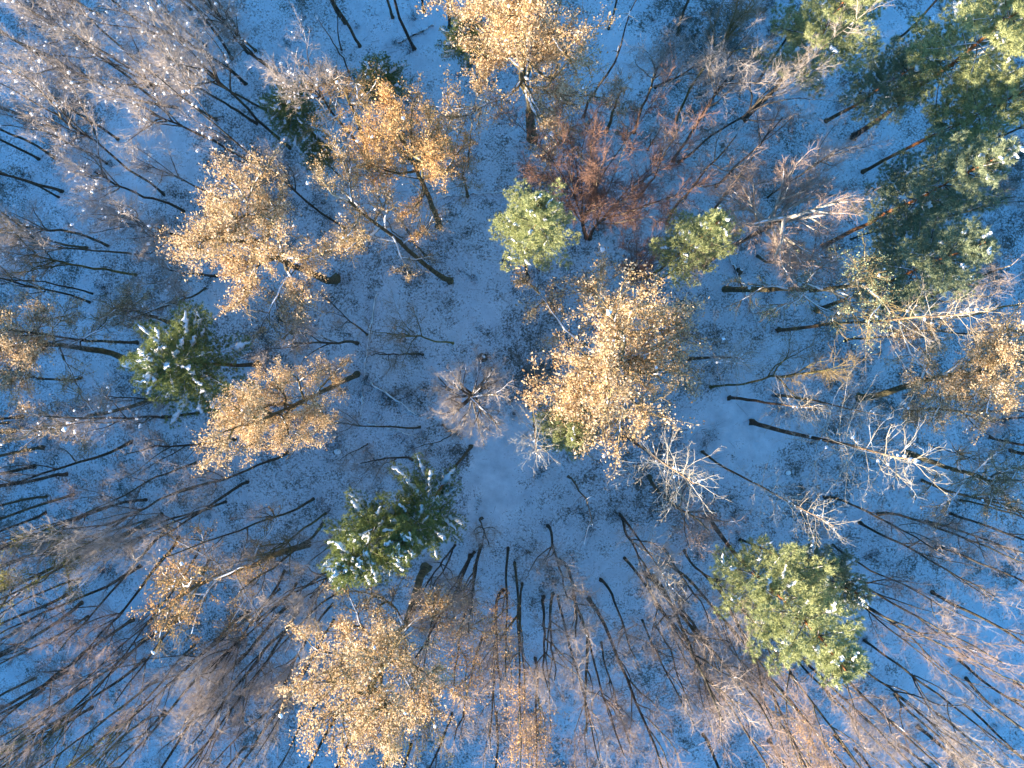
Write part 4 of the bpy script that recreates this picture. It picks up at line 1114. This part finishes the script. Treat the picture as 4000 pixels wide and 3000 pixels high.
    ('bare', 25.48, -22.93, 12.44, -0.41, 0.33, 1.20, 'dark stemmed bare tree, fourth nearest above right of the bottom edge below the pine'),
    ('bare', 28.47, -24.31, 13.92, -0.31, 0.00, 1.42, 'dark stemmed bare tree, second nearest above left of the bottom right corner'),
    ('bare', 21.37, -25.79, 13.93, 0.30, 0.29, 1.64, 'dark stemmed bare tree, just above the bottom edge below the pine'),
    ('bare', 18.32, -19.20, 12.45, 0.33, -0.34, 1.63, 'dark stemmed bare tree, nearest below the largest yellow green pine'),
    ('bare', 19.20, -11.06, 4.68, -0.54, 0.41, 0.58, 'dark stemmed bare tree, just above the largest yellow green pine'),
    ('pale', 19.19, -17.75, 14.60, 2.85, -1.55, 2.20, 'whitish bare crown near the bottom right corner'),
    ('red', 15.99, -15.80, 14.20, 2.10, -2.28, 2.22, 'red twigged bare tree, just above left of the largest yellow green pine'),
    ('red', 14.22, -15.63, 14.20, 0.75, -2.74, 2.09, 'red twigged bare tree, just left of the largest yellow green pine'),
    ('red', 18.79, -13.64, 14.20, 1.33, -0.72, 1.44, 'red twigged bare tree, nearest above the largest yellow green pine'),
    ('red', 18.08, -12.76, 14.20, 3.31, -0.54, 1.31, 'red twigged bare tree, second nearest above the largest yellow green pine'),
    ('red', 13.16, -14.92, 14.20, 0.66, -5.06, 1.83, 'red twigged bare tree, just right of the dead larch with white arms'),
    ('red', 20.92, -15.60, 14.20, 2.04, 0.73, 1.44, 'red twigged bare tree, just right of the largest yellow green pine'),
]
NAME = {'bare': 'bare_tree', 'pale': 'bare_tree', 'red': 'bare_tree', 'redx': 'bare_tree', 'redm': 'bare_tree', 'mossy': 'bare_tree', 'mist': 'bare_tree', 'beech': 'beech_tree', 'ivy': 'bare_tree', 'cream': 'bare_tree',
        'oak': 'oak_tree', 'oakx': 'oak_tree', 'oakw': 'oak_tree', 'pine': 'pine_tree', 'fir': 'fir_tree', 'larch': 'dead_tree', 'snag': 'dead_tree'}
GROUP = {'bare_tree': 'bare trees of the wood', 'oak_tree': 'oaks with brown leaves', 'pine_tree': 'pines', 'fir_tree': 'firs', 'dead_tree': 'dead trees'}
PICK = {'bare': 'slender', 'pale': 'wide', 'red': 'slender', 'redm': 'slender', 'redx': 'shrub', 'mossy': 'wide', 'mist': 'wide', 'beech': 'beech', 'cream': 'beech', 'ivy': 'oakx',
        'oak': 'oak', 'oakx': 'oakx', 'oakw': 'oak', 'pine': 'pine', 'fir': 'fir', 'larch': 'larch', 'snag': 'snag'}
SWAP = {'pale': {'crown': 'twig_grey', 'limb': 'bark_limb'}, 'red': {'crown': 'twig_red'}, 'redx': {'crown': 'twig_russet', 'limb': 'bark_limb'}, 'redm': {'crown': 'twig_red', 'limb': 'bark_mossy', 'foliage': 'leaf_rust'},
        'mossy': {'crown': 'twig_moss', 'limb': 'bark_mossy', 'trunk': 'bark_mossy'}, 'mist': {'crown': 'twig_moss', 'limb': 'bark_mossy', 'foliage': 'leaf_moss'},
        'oakw': {'limb': 'bark_white'}, 'beech': {'crown': 'twig_red'}, 'cream': {'crown': 'twig_grey', 'limb': 'bark_limb'}, 'ivy': {'foliage': 'leaf_moss', 'limb': 'bark_mossy'}}
count = {}
rngT = np.random.default_rng(2024)

def plant(kind, x, y, zc, ox, oy, rc, label):
    fam = PROTO[PICK[kind]]
    i = count.get(PICK[kind], 0)
    count[PICK[kind]] = i + 1
    pr = fam[i % len(fam)]
    sz = zc / pr.c[2]
    sxy = min(max(rc / pr.r * (.88 if kind in ('pine', 'fir') else 1.0), sz * .6), sz * 1.5)
    rz = rngT.uniform(0, 2 * math.pi)
    c = Vector(pr.c.tolist())
    v1 = Matrix.Rotation(rz, 3, 'Z') @ Vector((c.x * sxy, c.y * sxy, c.z * sz))
    v2 = Vector((ox, oy, zc))
    q = v1.rotation_difference(v2) @ Quaternion((0, 0, 1), rz)
    o = bpy.data.objects.new(NAME[kind], None)
    o.empty_display_size = .3
    o.location = (x, y, float(ground_z(np.array(x), np.array(y))))
    o.rotation_euler = q.to_euler()
    o.scale = (sxy, sxy, sz)
    o['label'] = label
    o['category'] = 'tree'
    if NAME[kind] in GROUP:
        o['group'] = GROUP[NAME[kind]]
    col.objects.link(o)
    parts = list(pr.parts)
    if (kind == 'pale' and x < -3 and y > 0) or (kind == 'bare' and i % 3 == 0 and x < -9 and y > -4) or kind in ('oak', 'oakw', 'oakx'):
        parts.append(pr.snow)
    if kind in ('mist',) or (kind == 'redm'):
        parts.append(pr.leaf)
    sw = SWAP.get(kind, {})
    if kind == 'oak' and 'deep orange' in label:
        sw = {'foliage': 'leaf_rust'}
    if kind == 'pale' and i % 3 == 0:
        sw = dict(sw, limb='bark_white')
    if kind == 'oakx':
        sw = {'foliage': 'leaf_rust'} if i % 2 else {}
    if 'blue green' in label or 'dark shaded' in label:
        sw = {'foliage': 'needle_blue'}  # on the dark shaded conifers, shade is put into the needle colour
    for name, me, st in parts:
        p = bpy.data.objects.new(name, me)
        p.parent = o
        if st:
            p['kind'] = 'stuff'
        if name in sw:
            p.material_slots[0].link = 'OBJECT'
            p.material_slots[0].material = M[sw[name]]
        col.objects.link(p)

for row in TREES:
    plant(*row)

# ------------------------------------------------------------------ logs, boughs, stumps and stones on the floor
def flat_on(x, y, dz=0.0):
    return Vector((x, y, float(ground_z(np.array(x), np.array(y))) + dz))

def put(name, label, cat, x, y, parts, group=None):
    o = bpy.data.objects.new(name, None)
    o.empty_display_size = .2
    o.location = flat_on(x, y)
    o['label'] = label
    o['category'] = cat
    if group:
        o['group'] = group
    col.objects.link(o)
    for nm, me in parts:
        p = bpy.data.objects.new(nm, me)
        p.parent = o
        col.objects.link(p)

def fallen(name, label, cat, pts, r, seed, snow=True, stubs=4, mat='bark_limb', group=None):
    rng = np.random.default_rng(seed)
    p = np.array(pts, float)
    c = p.mean(0)
    d = np.concatenate([[0], np.cumsum(np.linalg.norm(np.diff(p, axis=0), axis=1))])
    u = np.linspace(0, d[-1], 12)
    xy = np.stack([np.interp(u, d, p[:, 0]), np.interp(u, d, p[:, 1])], 1) + rng.normal(0, r * .5, (12, 2))
    R = np.linspace(r, r * .45, 12)
    z = ground_z(xy[:, 0], xy[:, 1]) - ground_z(c[0], c[1]) + R * .8 + .03
    P = np.concatenate([xy - c, z[:, None]], 1)
    g = Geo(); tubes(g, P[None], R[None], 8)
    parts = [('trunk', g.mesh('trunk', M[mat]))]
    for k in range(stubs):
        q, dd = pt(P, rng.uniform(.25, .95))
        L = rng.uniform(.4, 1.3)
        W = walk(rng, q, side_dir(rng, dd, rng.uniform(.5, 1.0)) * np.array([1, 1, .4]) + np.array([0, 0, .15]), L, 5, .12)
        parts.append(('branch', limb_mesh(W, r * .35, r * .12, M[mat], 5)))
    if snow:
        gs = Geo()
        a = 0.0
        while a < .95:
            b = min(1, a + rng.uniform(.15, .45))
            Q = P + np.array([0, 0, 1.0]) * (R[:, None] - .07)
            drape(gs, rng, Q, a, b, r * .8)
            a = b + rng.uniform(.0, .12)
        parts.append(('snow_strip', gs.mesh('snow_strip', M['snow'])))
    put(name, label, cat, c[0], c[1], parts, group)

LOGS = [
    ('fallen_log', 'long thin pale log lying almost upright in the picture left of the clearing', [(-10.48, 4.88), (-11.16, 1.07), (-11.77, -4.64)], 0.055, True, 1, 'bark_limb'),
    ('fallen_log', 'dark fallen log with brushwood, slanting beside the low fan shaped bare tree', [(-10.93, -1.32), (-9.26, -2.49), (-7.6, -3.69)], 0.075, True, 7, 'bark_limb'),
    ('fallen_log', 'thin snow lined log lying under the long bare stem below the rusty oak', [(-11.38, -4.01), (-7.29, -5.18)], 0.05, True, 1, 'bark_limb'),
    ('fallen_log', 'short dark log across the foot of a trunk on the open snow at the top', [(-8.93, 21.99), (-6.51, 23.27)], 0.07, True, 3, 'bark_dark'),
    ('fallen_log', 'thick log fully covered by snow between the pines at the top right', [(27.31, 23.55), (27.52, 21.73)], 0.13, True, 0, 'bark_dark'),
    ('fallen_log', 'long thin dark log running down from beside the pale limbed beech', [(13.88, 7.2), (14.86, 5.1), (15.93, 2.38)], 0.06, True, 2, 'bark_dark'),
    ('fallen_log', 'longer of two thin snowy logs at the foot of the central snowy pine', [(0.53, 6.71), (0.67, 4.77)], 0.045, True, 0, 'bark_limb'),
    ('fallen_log', 'shorter of two thin snowy logs at the foot of the central snowy pine', [(0.93, 7.42), (0.92, 5.92)], 0.05, True, 0, 'bark_limb'),
    ('fallen_log', 'small snow dusted log beside the dark tuft above the largest golden oak', [(1.5, 5.48), (2.74, 5.03)], 0.05, True, 0, 'bark_limb'),
    ('fallen_bough', 'white snow covered bough, uppermost of three below the small pale pink crown', [(19.06, 13.08), (19.92, 13.46), (20.75, 14.11)], 0.05, True, 2, 'bark_limb'),
    ('fallen_bough', 'white snow covered bough, middle of three below the small pale pink crown', [(19.03, 12.77), (20.62, 13.37)], 0.045, True, 1, 'bark_limb'),
    ('fallen_bough', 'white snow covered bough, lowest of three below the small pale pink crown', [(18.89, 12.32), (21.23, 12.76)], 0.05, True, 2, 'bark_limb'),
    ('fallen_bough', 'long snow lined bough reaching from the deep orange oak towards the snowy pine', [(-6.07, 11.45), (-3.54, 11.73), (-1.24, 11.87)], 0.05, True, 4, 'bark_limb'),
]
for i, (name, label, pts, r, snow, stubs, mat) in enumerate(LOGS):
    fallen(name, label, name.split('_')[-1], pts, r, 4000 + i, snow, stubs, mat, 'fallen logs and boughs on the snow')

def stump(label, x, y, r, h, seed):
    rng = np.random.default_rng(seed)
    n = 14
    a = np.arange(n) / n * 2 * np.pi
    k = 1 + rng.normal(0, .09, n)
    rings = [(r * 1.6, -.1), (r * 1.2, .08), (r, h * .6), (r * .97, h)]
    V = np.array([[math.cos(t) * q * kk, math.sin(t) * q * kk, z + (rng.normal(0, .02) if z == h else 0)] for q, z in rings for t, kk in zip(a, k)])
    i = np.arange(3)[:, None] * n; j = np.arange(n)[None]; j2 = (j + 1) % n
    F = np.stack([i + j, i + j2, i + n + j2, i + n + j], -1).reshape(-1, 4)
    g = Geo(); g.add(V, F)
    g2 = Geo()
    top = np.concatenate([V[-n:] * np.array([.985, .985, 1]) + [0, 0, .004], [[0, 0, h - .05]]])
    g2.add(top, np.array([[q, (q + 1) % n, n] for q in range(n)]))
    g3 = Geo()
    lumps(g3, rng, [[r * .5, r * .3, h + .01], [r * .1, r * .6, h + .01]], [r * .45, r * .3], .3, .15)
    put('tree_stump', label, 'stump', x, y, [('bark', g.mesh('bark', M['bark_dark'])), ('cut_face', g2.mesh('cut_face', M['dry'])), ('snow_cap', g3.mesh('snow_cap', M['snow']))], 'stumps in the clearing')
for i, (label, x, y, r, h) in enumerate([('dark round stump, larger of two beside the sunlit bare tree in the clearing', -3.09, 0.39, 0.24, 0.42), ('dark round stump, smaller of two beside the sunlit bare tree in the clearing', -2.45, -0.46, 0.17, 0.32), ('snow ringed stump beside the long thin dark log below the beech', 14.55, 6.33, 0.2, 0.35)]):
    stump(label, x, y, r, h, 4100 + i)

def stone(label, x, y, r, seed):
    rng = np.random.default_rng(seed)
    V = ICO_V * r * np.array([1.1, .85, .6]) * (1 + rng.normal(0, .08, (len(ICO_V), 1)))
    g = Geo(); g.add(V, ICO_F)
    m = V[:, 2] > -.1 * r
    V2 = V * (1.0 + rng.normal(0, .06, (len(V), 1))) + np.array([r * .08, r * .1, .05]); V2[:, :2] *= .86; V2[:, 2] = np.maximum(V2[:, 2], .22 * r)
    g2 = Geo(); g2.add(V2, ICO_F)
    put('boulder', label, 'stone', x, y, [('stone', g.mesh('stone', M['bark_limb'])), ('snow_cap', g2.mesh('snow_cap', M['snow']))], 'snow capped stones')
for i, (label, x, y, r) in enumerate([('round snow capped stone on the snow below the rusty oak', -13.24, -6.16, 0.28), ('large snow capped stone amid dark brush below the long leaning dead larch', 18.0, -7.56, 0.2)]):
    stone(label, x, y, r, 4200 + i)
